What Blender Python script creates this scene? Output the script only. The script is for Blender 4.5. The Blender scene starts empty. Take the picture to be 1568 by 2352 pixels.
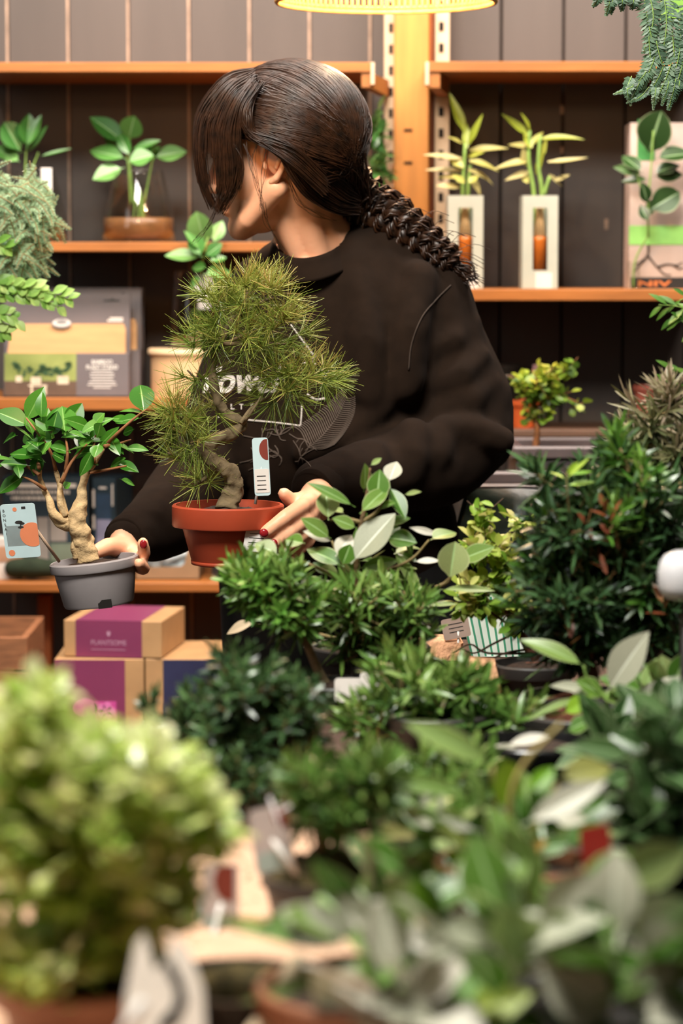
import bpy, math, random
import numpy as np
from mathutils import Vector, Matrix, noise as mnoise
from mathutils.bvhtree import BVHTree

SC = bpy.context.scene
COL = SC.collection
F_PX = 6000.0            # focal length in pixels of the 1568x2352 frame
CAM_Z = 1.30
PITCH = math.atan(576.0 / F_PX)
CP, SP = math.cos(PITCH), math.sin(PITCH)
PI = math.pi
A = np.array

def at(px, py, Y):
    """point of the room at distance Y in front of the camera that the photo shows at px, py"""
    u, w = (px - 784.0) / F_PX, (1176.0 - py) / F_PX
    d = A([u, CP + w * SP, -SP + w * CP])
    return A([0, 0, CAM_Z]) + d * (Y / d[1])

def mpp(Y): return Y / (F_PX * CP)      # metres per pixel there

def nrm(v):
    v = np.asarray(v, float)
    return v / (np.linalg.norm(v, axis=-1, keepdims=True) + 1e-12)

def srgb(h):
    if isinstance(h, str):
        c = [int(h[i:i + 2], 16) / 255 for i in (0, 2, 4)]
    else:
        c = h
    return tuple(x / 12.92 if x <= .04045 else ((x + .055) / 1.055) ** 2.4 for x in c) + (1.0,)

# ------------------------------------------------------------------ materials
MATS = {}
def mat(name, col, rough=.6, var=.12, scale=40., metal=0., spec=.5, trans=0., sheen=0., bump=0., bscale=200., stretch=None, ior=1.45, emit=None, estr=0., sss=0., alpha=1., col2=None):
    if name in MATS: return MATS[name]
    m = bpy.data.materials.new(name); m.use_nodes = True
    nt = m.node_tree; b = nt.nodes['Principled BSDF']
    c = srgb(col)
    tc = nt.nodes.new('ShaderNodeTexCoord')
    src = tc.outputs['Object']
    if stretch:
        mp = nt.nodes.new('ShaderNodeMapping'); mp.inputs['Scale'].default_value = stretch
        nt.links.new(src, mp.inputs['Vector']); src = mp.outputs['Vector']
    nz = nt.nodes.new('ShaderNodeTexNoise'); nz.inputs['Scale'].default_value = scale; nz.inputs['Detail'].default_value = 5
    nt.links.new(src, nz.inputs['Vector'])
    rp = nt.nodes.new('ShaderNodeValToRGB')
    lo = tuple(x * (1 - var) for x in c[:3]) + (1,); hi = tuple(min(1, x * (1 + var)) for x in c[:3]) + (1,)
    if col2: hi = srgb(col2)
    rp.color_ramp.elements[0].color = lo; rp.color_ramp.elements[0].position = .3
    rp.color_ramp.elements[1].color = hi; rp.color_ramp.elements[1].position = .7
    nt.links.new(nz.outputs['Fac'], rp.inputs['Fac']); nt.links.new(rp.outputs['Color'], b.inputs['Base Color'])
    b.inputs['Roughness'].default_value = rough; b.inputs['Metallic'].default_value = metal
    b.inputs['Specular IOR Level'].default_value = spec; b.inputs['IOR'].default_value = ior
    b.inputs['Transmission Weight'].default_value = trans
    b.inputs['Alpha'].default_value = alpha
    if sheen: b.inputs['Sheen Weight'].default_value = sheen; b.inputs['Sheen Roughness'].default_value = .5
    if sss: b.inputs['Subsurface Weight'].default_value = sss; b.inputs['Subsurface Radius'].default_value = (.01, .004, .002); b.inputs['Subsurface Scale'].default_value = 1.
    if emit: b.inputs['Emission Color'].default_value = srgb(emit); b.inputs['Emission Strength'].default_value = estr
    if bump:
        n2 = nt.nodes.new('ShaderNodeTexNoise'); n2.inputs['Scale'].default_value = bscale; n2.inputs['Detail'].default_value = 4
        nt.links.new(src, n2.inputs['Vector'])
        bp = nt.nodes.new('ShaderNodeBump'); bp.inputs['Strength'].default_value = bump; bp.inputs['Distance'].default_value = .004
        nt.links.new(n2.outputs['Fac'], bp.inputs['Height']); nt.links.new(bp.outputs['Normal'], b.inputs['Normal'])
    MATS[name] = m
    return m

def thinglass(name, tint='fafcfa', rough=.02):
    """thin clear glass: lets light straight through, mirrors at grazing angles"""
    m = bpy.data.materials.new(name); m.use_nodes = True; nt = m.node_tree; nt.nodes.remove(nt.nodes['Principled BSDF'])
    t = nt.nodes.new('ShaderNodeBsdfTransparent'); g = nt.nodes.new('ShaderNodeBsdfGlossy'); f = nt.nodes.new('ShaderNodeLayerWeight'); pw = nt.nodes.new('ShaderNodeMath'); pw.operation = 'POWER'; pw.inputs[1].default_value = 1.7; mu = nt.nodes.new('ShaderNodeMath'); mu.operation = 'MULTIPLY_ADD'; mu.inputs[1].default_value = .5; mu.inputs[2].default_value = .05; x = nt.nodes.new('ShaderNodeMixShader')
    nz = nt.nodes.new('ShaderNodeTexNoise'); nz.inputs['Scale'].default_value = 60; rp = nt.nodes.new('ShaderNodeValToRGB'); c = srgb(tint)
    rp.color_ramp.elements[0].color = tuple(v * .97 for v in c[:3]) + (1,); rp.color_ramp.elements[1].color = c
    nt.links.new(nz.outputs['Fac'], rp.inputs['Fac']); nt.links.new(rp.outputs['Color'], t.inputs['Color'])
    nt.links.new(f.outputs['Facing'], pw.inputs[0]); nt.links.new(pw.outputs[0], mu.inputs[0]); g.inputs['Roughness'].default_value = rough
    nt.links.new(mu.outputs[0], x.inputs['Fac']); nt.links.new(t.outputs['BSDF'], x.inputs[1]); nt.links.new(g.outputs['BSDF'], x.inputs[2]); nt.links.new(x.outputs['Shader'], nt.nodes['Material Output'].inputs['Surface'])
    MATS[name] = m; return m

def leafmat(name, cols, rough=.35, transl=.25, rib=None, ribw=.10, spec=.5, edge=None):
    """each leaf takes its own colour out of cols; rib paints the midrib, edge the pale margin"""
    if name in MATS: return MATS[name]
    m = bpy.data.materials.new(name); m.use_nodes = True
    nt = m.node_tree; b = nt.nodes['Principled BSDF']; out = nt.nodes['Material Output']
    at1 = nt.nodes.new('ShaderNodeAttribute'); at1.attribute_name = 'leaf_var'
    rp = nt.nodes.new('ShaderNodeValToRGB'); cr = rp.color_ramp
    while len(cr.elements) < len(cols): cr.elements.new(.5)
    for i, c in enumerate(cols):
        cr.elements[i].position = i / max(1, len(cols) - 1); cr.elements[i].color = srgb(c)
    nt.links.new(at1.outputs['Fac'], rp.inputs['Fac'])
    colout = rp.outputs['Color']
    at2 = nt.nodes.new('ShaderNodeAttribute'); at2.attribute_name = 'leaf_u'
    def blend(colout, c, lo, hi, amount):
        mr = nt.nodes.new('ShaderNodeMapRange'); mr.inputs['From Min'].default_value = lo; mr.inputs['From Max'].default_value = hi
        mr.inputs['To Max'].default_value = amount
        nt.links.new(at2.outputs['Fac'], mr.inputs['Value'])
        mx = nt.nodes.new('ShaderNodeMix'); mx.data_type = 'RGBA'
        nt.links.new(mr.outputs['Result'], mx.inputs['Factor']); nt.links.new(colout, mx.inputs['A']); mx.inputs['B'].default_value = srgb(c)
        return mx.outputs['Result']
    if rib: colout = blend(colout, rib, ribw, ribw * .4, .8)
    if edge: colout = blend(colout, edge, .90, .98, .7)
    nz = nt.nodes.new('ShaderNodeTexNoise'); nz.inputs['Scale'].default_value = 150
    hs = nt.nodes.new('ShaderNodeHueSaturation')
    mr = nt.nodes.new('ShaderNodeMapRange'); mr.inputs['To Min'].default_value = .8; mr.inputs['To Max'].default_value = 1.2
    nt.links.new(nz.outputs['Fac'], mr.inputs['Value']); nt.links.new(mr.outputs['Result'], hs.inputs['Value']); nt.links.new(colout, hs.inputs['Color'])
    colout = hs.outputs['Color']
    nt.links.new(colout, b.inputs['Base Color'])
    b.inputs['Roughness'].default_value = rough; b.inputs['Specular IOR Level'].default_value = spec
    tr = nt.nodes.new('ShaderNodeBsdfTranslucent'); nt.links.new(colout, tr.inputs['Color'])
    ms = nt.nodes.new('ShaderNodeMixShader'); ms.inputs['Fac'].default_value = transl
    nt.links.new(b.outputs['BSDF'], ms.inputs[1]); nt.links.new(tr.outputs['BSDF'], ms.inputs[2]); nt.links.new(ms.outputs['Shader'], out.inputs['Surface'])
    MATS[name] = m
    return m

# ------------------------------------------------------------------ mesh builder
class MB:
    def __init__(self): self.v, self.f, self.n, self.mi, self.a, self.u = [], [], 0, [], [], []
    def add(self, V, Fc, mi=0, a=0., u=1.):
        V = np.asarray(V, float).reshape(-1, 3)
        self.v.append(V)
        n = self.n
        self.f.extend([tuple(n + i for i in q) for q in Fc]); self.mi.extend([mi] * len(Fc))
        self.a.append(np.broadcast_to(a, (len(V),))); self.u.append(np.broadcast_to(u, (len(V),)))
        self.n += len(V)
        return self
    def verts(self): return np.concatenate(self.v) if self.v else np.zeros((0, 3))
    def xform(self, M):
        M = np.array(M); self.v = [v @ M[:3, :3].T + M[:3, 3] for v in self.v]; return self
    def build(self, name, mats, parent=None, smooth=True, auto=None):
        V = self.verts()
        if parent is not None: V = V - A(parent['_w'])
        me = bpy.data.meshes.new(name); me.from_pydata(V.tolist(), [], self.f)
        if not isinstance(mats, (list, tuple)): mats = [mats]
        for m in mats: me.materials.append(m)
        me.polygons.foreach_set('material_index', self.mi)
        if smooth: me.polygons.foreach_set('use_smooth', [True] * len(self.f))
        for nm, arr in (('leaf_var', self.a), ('leaf_u', self.u)):
            at_ = me.attributes.new(nm, 'FLOAT', 'POINT'); at_.data.foreach_set('value', np.concatenate(arr).astype(np.float32))
        me.update()
        if smooth and auto: me.set_sharp_from_angle(angle=math.radians(auto))
        o = bpy.data.objects.new(name, me); COL.objects.link(o)
        if parent is not None: o.parent = parent
        return o
    # -- shapes
    def box(self, lo, hi, M=None, mi=0, bev=0.):
        lo, hi = A(lo, float), A(hi, float)
        if bev <= 0:
            V = A([[x, y, z] for x in (lo[0], hi[0]) for y in (lo[1], hi[1]) for z in (lo[2], hi[2])])
            Fc = [(0, 1, 3, 2), (4, 6, 7, 5), (0, 4, 5, 1), (2, 3, 7, 6), (0, 2, 6, 4), (1, 5, 7, 3)]
        else:
            V, Fc, ids = [], [], {}
            for ix in (0, 1):
                for iy in (0, 1):
                    for iz in (0, 1):
                        c = A([(lo, hi)[ix][0], (lo, hi)[iy][1], (lo, hi)[iz][2]]); sg = A([1 - 2 * ix, 1 - 2 * iy, 1 - 2 * iz])
                        for k in range(3):
                            p = c + sg * bev; p[k] = c[k]; ids[ix, iy, iz, k] = len(V); V.append(p)
            I = ids
            for k in range(3):
                a, b = (k + 1) % 3, (k + 2) % 3
                for s in (0, 1):
                    q = []
                    for (ia, ib) in ((0, 0), (1, 0), (1, 1), (0, 1)):
                        t = [0, 0, 0]; t[k] = s; t[a] = ia; t[b] = ib; q.append(I[t[0], t[1], t[2], k])
                    Fc.append(tuple(q if s else q[::-1]))
                for ia in (0, 1):
                    for ib in (0, 1):
                        t0 = [0, 0, 0]; t0[a] = ia; t0[b] = ib; t1 = list(t0); t1[k] = 1
                        Fc.append((I[t0[0], t0[1], t0[2], a], I[t1[0], t1[1], t1[2], a], I[t1[0], t1[1], t1[2], b], I[t0[0], t0[1], t0[2], b]))
            for ix in (0, 1):
                for iy in (0, 1):
                    for iz in (0, 1): Fc.append((I[ix, iy, iz, 0], I[ix, iy, iz, 1], I[ix, iy, iz, 2]))
            V = A(V)
        if M is not None: M = np.array(M); V = V @ M[:3, :3].T + M[:3, 3]
        return self.add(V, Fc, mi)
    def tube(self, P, R, n=8, mi=0, a=0., u=1., caps=True, flat=1.):
        P = np.asarray(P, float); m = len(P)
        R = np.broadcast_to(R, (m,)) if np.ndim(R) else np.full(m, R)
        T = nrm(np.gradient(P, axis=0))
        ref = A([0, 0, 1.]) if abs(T[0][2]) < .9 else A([1., 0, 0])
        N = nrm(np.cross(T[0], ref)); Ns = [N]
        for i in range(1, m):
            N = N - T[i] * np.dot(N, T[i]); N = N / (np.linalg.norm(N) + 1e-9); Ns.append(N)
        Ns = A(Ns); Bs = np.cross(T, Ns)
        an = np.arange(n) * 2 * PI / n
        V = P[:, None] + R[:, None, None] * (np.cos(an)[None, :, None] * Ns[:, None] + flat * np.sin(an)[None, :, None] * Bs[:, None])
        Fc = [(i * n + j, i * n + (j + 1) % n, (i + 1) * n + (j + 1) % n, (i + 1) * n + j) for i in range(m - 1) for j in range(n)]
        if caps: Fc += [tuple(range(n))[::-1], tuple((m - 1) * n + j for j in range(n))]
        return self.add(V.reshape(-1, 3), Fc, mi, a, u)
    def lathe(self, prof, c=(0, 0, 0), n=40, mi=0, M=None, a=0.):
        """prof: (r, z) from one end to the other; r = 0 closes"""
        an = np.arange(n) * 2 * PI / n; V, Fc, rings = [], [], []
        for r, z in prof:
            if r < 1e-6: rings.append([len(V)]); V.append((0, 0, z))
            else:
                rings.append(list(range(len(V), len(V) + n))); V += [(r * math.cos(t), r * math.sin(t), z) for t in an]
        for p, q in zip(rings[:-1], rings[1:]):
            for j in range(n):
                k = (j + 1) % n
                if len(p) == 1 and len(q) == 1: continue
                if len(p) == 1: Fc.append((p[0], q[k], q[j]))
                elif len(q) == 1: Fc.append((p[j], p[k], q[0]))
                else: Fc.append((p[j], p[k], q[k], q[j]))
        V = A(V)
        if M is not None: M = np.array(M); V = V @ M[:3, :3].T + M[:3, 3]
        return self.add(V + A(c), Fc, mi, a)
    def ell(self, c, r, M3=None, nu=20, nv=12, mi=0):
        V, Fc = [(0, 0, 1.)], []
        for i in range(1, nv):
            t = PI * i / nv
            V += [(math.sin(t) * math.cos(2 * PI * j / nu), math.sin(t) * math.sin(2 * PI * j / nu), math.cos(t)) for j in range(nu)]
        V.append((0, 0, -1.)); L = len(V) - 1
        for j in range(nu): Fc.append((0, 1 + j, 1 + (j + 1) % nu)); Fc.append((L, L - nu + (j + 1) % nu, L - nu + j))
        for i in range(nv - 2):
            for j in range(nu):
                p = 1 + i * nu + j; q = 1 + i * nu + (j + 1) % nu; Fc.append((p, p + nu, q + nu, q))
        V = A(V) * A(r)
        if M3 is not None: V = V @ np.array(M3).T
        return self.add(V + A(c), Fc, mi)
    def caps(self, P, R, n=14, mi=0):
        """rounded tapering limb through the points P"""
        P = np.asarray(P, float); R = np.broadcast_to(R, (len(P),)).astype(float)
        d0, d1 = nrm(P[0] - P[1]), nrm(P[-1] - P[-2]); PP, RR = [], []
        for k in (1., .9, .7, .4): PP.append(P[0] + d0 * R[0] * k); RR.append(R[0] * math.sqrt(max(.0004, 1 - k * k)))
        for i in range(len(P) - 1):
            for t in np.linspace(0, 1, 5)[:-1]: PP.append(P[i] * (1 - t) + P[i + 1] * t); RR.append(R[i] * (1 - t) + R[i + 1] * t)
        PP.append(P[-1]); RR.append(R[-1])
        for k in (.4, .7, .9, 1.): PP.append(P[-1] + d1 * R[-1] * k); RR.append(R[-1] * math.sqrt(max(.0004, 1 - k * k)))
        return self.tube(PP, RR, n, mi)
    def plate(self, O, X, Y, pts, off=0., th=.0006, mi=0):
        """flat outline pts in the frame O, X, Y, raised off along the normal and th thick"""
        O, X, Y = A(O, float), nrm(X), nrm(Y); Nn = np.cross(X, Y); k = len(pts)
        F0 = A([O + X * p[0] + Y * p[1] + Nn * (off + th) for p in pts]); B0 = F0 - Nn * th
        Fc = [tuple(range(k)), tuple(range(2 * k - 1, k - 1, -1))] + [(i, k + i, k + (i + 1) % k, (i + 1) % k) for i in range(k)]
        return self.add(np.concatenate([F0, B0]), Fc, mi)
    def rect(self, O, X, Y, x0, y0, x1, y1, off=0., th=.0006, mi=0, rnd=0.):
        if rnd <= 0: pts = [(x0, y0), (x1, y0), (x1, y1), (x0, y1)]
        else:
            pts = []
            for cx, cy, s in ((x1 - rnd, y0 + rnd, -90), (x1 - rnd, y1 - rnd, 0), (x0 + rnd, y1 - rnd, 90), (x0 + rnd, y0 + rnd, 180)):
                pts += [(cx + rnd * math.cos(math.radians(s + t)), cy + rnd * math.sin(math.radians(s + t))) for t in (0, 30, 60, 90)]
        return self.plate(O, X, Y, pts, off, th, mi)
    def disc(self, O, X, Y, cx, cy, rx, ry=None, off=0., th=.0006, mi=0, n=28, clip=None):
        ry = ry or rx
        pts = [(cx + rx * math.cos(2 * PI * i / n), cy + ry * math.sin(2 * PI * i / n)) for i in range(n)]
        if clip: pts = [(min(max(x, clip[0]), clip[2]), min(max(y, clip[1]), clip[3])) for x, y in pts]
        return self.plate(O, X, Y, pts, off, th, mi)
    def text(self, s, O, X, Y, cx, cy, width=None, size=.02, off=0., mi=0, shear=0., bold=0.):
        cu = bpy.data.curves.new('t', 'FONT'); cu.body = s; cu.size = size; cu.shear = shear; cu.align_x = 'CENTER'; cu.align_y = 'CENTER'; cu.offset = bold * size
        o = bpy.data.objects.new('t', cu); COL.objects.link(o)
        dg = bpy.context.evaluated_depsgraph_get(); me = bpy.data.meshes.new_from_object(o.evaluated_get(dg))
        v = A([tuple(q.co) for q in me.vertices]); Fc = [tuple(p.vertices) for p in me.polygons]
        bpy.data.objects.remove(o); bpy.data.curves.remove(cu); bpy.data.meshes.remove(me)
        if len(v) == 0: return self
        v[:, :2] -= (v[:, :2].min(0) + v[:, :2].max(0)) / 2
        if width: v[:, 0] *= width / (v[:, 0].max() - v[:, 0].min() + 1e-9)
        X, Y = nrm(X), nrm(Y); Nn = np.cross(X, Y)
        return self.add(A(O) + (v[:, 0:1] + cx) * X + (v[:, 1:2] + cy) * Y + Nn * (off + .0003), Fc, mi)
    # -- leaves, all at once
    def leaves(self, B, D, L, W, N, prof, rows=5, us=(-1, 0, 1), curl=.15, fold=.2, var=None, mi=0):
        B, D, N = np.atleast_2d(B), nrm(np.atleast_2d(D)), np.atleast_2d(N); k = len(B)
        L, W = np.broadcast_to(L, (k,)), np.broadcast_to(W, (k,)); curl = np.broadcast_to(curl, (k,)); fold = np.broadcast_to(fold, (k,))
        S = nrm(np.cross(D, N)); N = np.cross(S, D)
        t = np.linspace(0, 1, rows); w = prof(t); us = A(us, float); nc = len(us)
        V = (B[:, None, None] + (D * L[:, None])[:, None, None] * t[None, :, None, None]
             - N[:, None, None] * (curl * L)[:, None, None, None] * (t ** 2)[None, :, None, None]
             + S[:, None, None] * W[:, None, None, None] * .5 * w[None, :, None, None] * us[None, None, :, None]
             + N[:, None, None] * (fold * W)[:, None, None, None] * .5 * w[None, :, None, None] * np.abs(us)[None, None, :, None])
        base = [(i * nc + j, i * nc + j + 1, (i + 1) * nc + j + 1, (i + 1) * nc + j) for i in range(rows - 1) for j in range(nc - 1)]
        per = rows * nc
        Fc = (np.array(base)[None] + (np.arange(k) * per)[:, None, None]).reshape(-1, 4).tolist()
        if var is None: var = np.random.rand(k)
        var = np.broadcast_to(var, (k,))
        return self.add(V.reshape(-1, 3), Fc, mi, np.repeat(var, per), np.tile(np.abs(us)[None, :].repeat(rows, 0).ravel(), k))

US3 = (-1, 0, 1); US5 = (-1, -.94, -.5, -.09, 0, .09, .5, .94, 1)
def p_ficus(t): return np.where(t < .1, .06, np.sin(PI * np.clip((t - .1) / .9, 0, 1) ** .92) ** .85 * (1 - .15 * t ** 4) + .015)
def p_round(t): return np.where(t < .06, .08, np.sin(PI * np.clip((t - .06) / .94, 0, 1)) ** .6 + .01)
def p_lin(t): return np.clip(t / .22, .12, 1) ** .7 * np.sqrt(np.clip(1 - t ** 3.2, 0.0, 1)) + .02
def p_strap(t): return np.clip(t / .3, .25, 1) ** .8 * (1 - t ** 2.2) + .02
def p_needle(t): return np.ones_like(t) * (1 - .6 * t)

# ------------------------------------------------------------------ objects
def thing(name, label, cat, loc, group=None):
    o = bpy.data.objects.new(name, None); COL.objects.link(o); o.empty_display_size = .05
    o.location = tuple(loc); o['_w'] = [float(x) for x in loc]; o['label'] = label; o['category'] = cat
    if group: o['group'] = group
    return o
def tag(o, label, cat, group=None):
    o['label'] = label; o['category'] = cat
    if group: o['group'] = group
    return o
def struct(o): o['kind'] = 'structure'; return o
def dup(root, loc, label=None):
    r = root.copy(); COL.objects.link(r); r.location = tuple(loc); r['_w'] = [float(x) for x in loc]
    if label: r['label'] = label
    for ch in list(root.children):
        c = ch.copy(); COL.objects.link(c); c.parent = r
        for g in list(ch.children): d = g.copy(); COL.objects.link(d); d.parent = c
    return r
def child_of(o, part):          # a sub-part under a part (both hold coordinates relative to the thing)
    o.parent = part; return o
def rotz(c, deg):
    return np.array(Matrix.Translation(Vector(c)) @ Matrix.Rotation(math.radians(deg), 4, 'Z'))
def smoothpath(P, k=6):
    """Catmull-Rom through the points"""
    P = A(P, float); Q = np.concatenate([[2 * P[0] - P[1]], P, [2 * P[-1] - P[-2]]]); out = []
    for i in range(1, len(Q) - 2):
        for t in np.linspace(0, 1, k, endpoint=False):
            a, b, c, d = Q[i - 1], Q[i], Q[i + 1], Q[i + 2]
            out.append(.5 * ((2 * b) + (-a + c) * t + (2 * a - 5 * b + 4 * c - d) * t * t + (-a + 3 * b - 3 * c + d) * t ** 3))
    out.append(P[-1]); return A(out)
def lerp_r(R, k=6):
    R = A(R, float); out = []
    for i in range(len(R) - 1): out += list(np.linspace(R[i], R[i + 1], k, endpoint=False))
    return A(out + [R[-1]])
def remesh(mb, voxel, it=4, fac=.5):
    """one continuous skin around all the shapes in mb -> (verts, faces)"""
    me = bpy.data.meshes.new('tmp'); me.from_pydata(mb.verts().tolist(), [], mb.f)
    o = bpy.data.objects.new('tmp', me); COL.objects.link(o)
    r = o.modifiers.new('r', 'REMESH'); r.mode = 'VOXEL'; r.voxel_size = voxel
    s = o.modifiers.new('s', 'SMOOTH'); s.factor = fac; s.iterations = it
    dg = bpy.context.evaluated_depsgraph_get(); m2 = bpy.data.meshes.new_from_object(o.evaluated_get(dg))
    v = np.empty(len(m2.vertices) * 3); m2.vertices.foreach_get('co', v); v = v.reshape(-1, 3)
    nn = np.empty(len(m2.vertices) * 3); m2.vertices.foreach_get('normal', nn); nn = nn.reshape(-1, 3)
    Fc = [tuple(p.vertices) for p in m2.polygons]
    bpy.data.objects.remove(o); bpy.data.meshes.remove(me); bpy.data.meshes.remove(m2)
    return v, Fc, nn
rng = np.random.default_rng(7); random.seed(7); np.random.seed(7)
# ------------------------------------------------------------------ camera
cam_d = bpy.data.cameras.new('camera'); cam = bpy.data.objects.new('camera', cam_d); COL.objects.link(cam); SC.camera = cam
cam.location = (0, 0, CAM_Z); cam.rotation_euler = (PI / 2 - PITCH, 0, 0)
cam_d.sensor_fit = 'VERTICAL'; cam_d.sensor_height = 36; cam_d.lens = 36 * F_PX / 2352; cam_d.clip_start = .05
cam_d.dof.use_dof = True; cam_d.dof.focus_distance = 3.45; cam_d.dof.aperture_fstop = 4.3; cam_d.dof.aperture_blades = 0
SC.view_settings.view_transform = 'Standard'; SC.view_settings.look = 'None'; SC.view_settings.gamma = 1; SC.view_settings.exposure = 0.0
SC.cycles.use_denoising = True
SC.cycles.max_bounces = 8; SC.cycles.transparent_max_bounces = 12; SC.cycles.sample_clamp_indirect = 4; SC.cycles.caustics_reflective = False; SC.cycles.caustics_refractive = False
# ------------------------------------------------------------------ lights: dim ambient, the pendant lamp, assumed ones out of view
W_ = bpy.data.worlds.new('world'); SC.world = W_; W_.use_nodes = True
W_.node_tree.nodes['Background'].inputs['Color'].default_value = (.50, .47, .42, 1); W_.node_tree.nodes['Background'].inputs['Strength'].default_value = .04
def area(name, loc, target, size, power, col, sy=None):
    l = bpy.data.lights.new(name, 'AREA'); l.energy = power; l.color = col; l.shape = 'RECTANGLE'; l.size = size; l.size_y = sy or size
    o = bpy.data.objects.new(name, l); COL.objects.link(o); o.location = loc
    o.rotation_euler = (Vector(target) - Vector(loc)).to_track_quat('-Z', 'Y').to_euler(); return o
def point(name, loc, power, col, r=.03):
    l = bpy.data.lights.new(name, 'POINT'); l.energy = power; l.color = col; l.shadow_soft_size = r
    o = bpy.data.objects.new(name, l); COL.objects.link(o); o.location = loc; return o
area('assumed_overhead_daylight', (-.35, 1.75, 3.1), (0, 2.45, .9), .95, 138, (1.0, .97, .89), .70)  # assumed daylight from above, added over the table; no roof opening is built
area('assumed_window_light', (-2.6, 1.2, 2.2), (0, 3.4, 1.0), 1.2, 12, (.98, .98, .97), 1.5)  # assumed side daylight; the window itself is unseen and not built
area('assumed_ceiling_light', (.1, 4.05, 2.75), (.05, 4.85, 1.5), 2.4, 116, (1, .87, .77), .25)  # added to brighten the upper wall, as an assumed ceiling light out of view
LAMP = A([.070, 4.10, 1.80])
point('lamp_bulb', LAMP, 17, (1, .70, .40), .03)
point('added_cheek_light', (-.31, 3.22, 1.74), 7.0, (1, .56, .25), .05)  # warm light added for the cheek; its lamp is assumed, unseen and not built
# ------------------------------------------------------------------ setting
m_wall = mat('wall_paint', '504843', .62, .16, 6, bump=.15, bscale=60, stretch=(1, 1, .15))
m_gap = mat('wall_gap', '1c1510', .9)
m_bead = mat('wall_bead', '9c8471', .6, .25, 30)
m_floor = mat('floor_screed', '3a322c', .7, .2, 5)
m_pine = mat('pine_board', '9c602c', .5, .22, 9, bump=.1, bscale=90, stretch=(.6, 6, 6))
m_pine_v = mat('pine_post', 'c2803c', .5, .18, 8, bump=.1, bscale=90, stretch=(6, 6, .6))
m_pine_dark = mat('pine_side', '8a4a22', .6, .2, 8, stretch=(6, 6, .6))
m_cream = mat('cream_metal', 'cdb496', .4, .08, 20)
m_black = mat('black_hole', '120d09', .9)
YW = 5.06
mb = MB(); mb.box((-1.6, YW + .02, -.02), (1.6, YW + .06, 2.6), mi=1)
gaps = [-250, -113, 24, 162, 299, 437, 575, 712, 850, 1005, 1148, 1290, 1432, 1574, 1711, 1850]
for i in range(len(gaps) - 1):
    x0, x1 = at(gaps[i], 600, YW)[0] + .0022, at(gaps[i + 1], 600, YW)[0] - .0022
    mb.box((x0, YW, 0), (x1, YW + .019, 2.6), mi=0, bev=.0015)
    if 0 < i < 9: mb.box((x1 - .0012, YW - .0015, 0), (x1 + .0035, YW + .012, 2.6), mi=2)
# paint chips in the planks
for px, py, w, h in ((1290, 252, 4, 10), (1212, 516, 4, 9), (1392, 515, 4, 12), (1290, 345, 3, 8)):
    p = at(px, py, YW); k = mpp(YW); mb.box((p[0] - w * k, YW - .0006, p[2] - h * k), (p[0] + w * k, YW + .001, p[2] + h * k), mi=2)
struct(mb.build('wall_back', [m_wall, m_gap, m_bead], smooth=False))
mb = MB(); mb.box((-1.6, .4, -.05), (1.6, 5.12, 0)); struct(mb.build('floor', m_floor, smooth=False))

def board(name, px0, px1, pyt, pyb, Yf, depth, label, m=m_pine):
    p0, p1 = at(px0, pyt, Yf), at(px1, pyt, Yf); zb = at(px0, pyb, Yf)[2]
    mb = MB(); mb.box((p0[0], Yf, zb), (p1[0], Yf + depth, p0[2]), bev=.0015)
    o = mb.build(name, m, smooth=False); tag(o, label, 'shelf'); return p0[2]
YS = 4.75
Z_TL = board('shelf_board', -70, 852, 143, 166, YS, .30, 'long pine shelf board high on the wall, empty, to the left of the post')
Z_TR = board('shelf_board', 982, 1640, 141, 165, YS, .30, 'high pine shelf board to the right of the post, under the hanging fern')
Z_ML = board('shelf_board', 52, 880, 556, 578, YS, .30, 'pine shelf board carrying the two glass vases of leafy cuttings')
Z_MR = board('shelf_board', 1032, 1640, 664, 691, YS, .30, 'pine shelf board carrying the two grey sleeved plants')
Z_LL = board('shelf_board', -70, 900, 914, 942, YS, .30, 'pine shelf board carrying the black plant stand packs and the round stool')
Z_BL = board('shelf_board', -70, 900, 1339, 1360, YS, .30, 'pine shelf board behind the grey pot, with the small dark boxes on it')
m_shelfdk = mat('dark_shelf', '5a4233', .55, .2, 10, stretch=(.6, 6, 6))
Z_RL = board('shelf_board', 1150, 1640, 988, 1004, 4.80, .25, 'dark brown shelf edge low on the wall behind the grey trough', m_shelfdk)
Z_LOW = at(0, 1690, 4.45)[2]
mb = MB(); mb.box((at(-80, 0, 4.45)[0], 4.40, Z_LOW - .025), (at(900, 0, 4.45)[0], 5.05, Z_LOW), bev=.002)
tag(mb.build('shelf_board', m_pine, smooth=False), 'lowest deep pine shelf board under the gift boxes', 'shelf')

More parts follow.
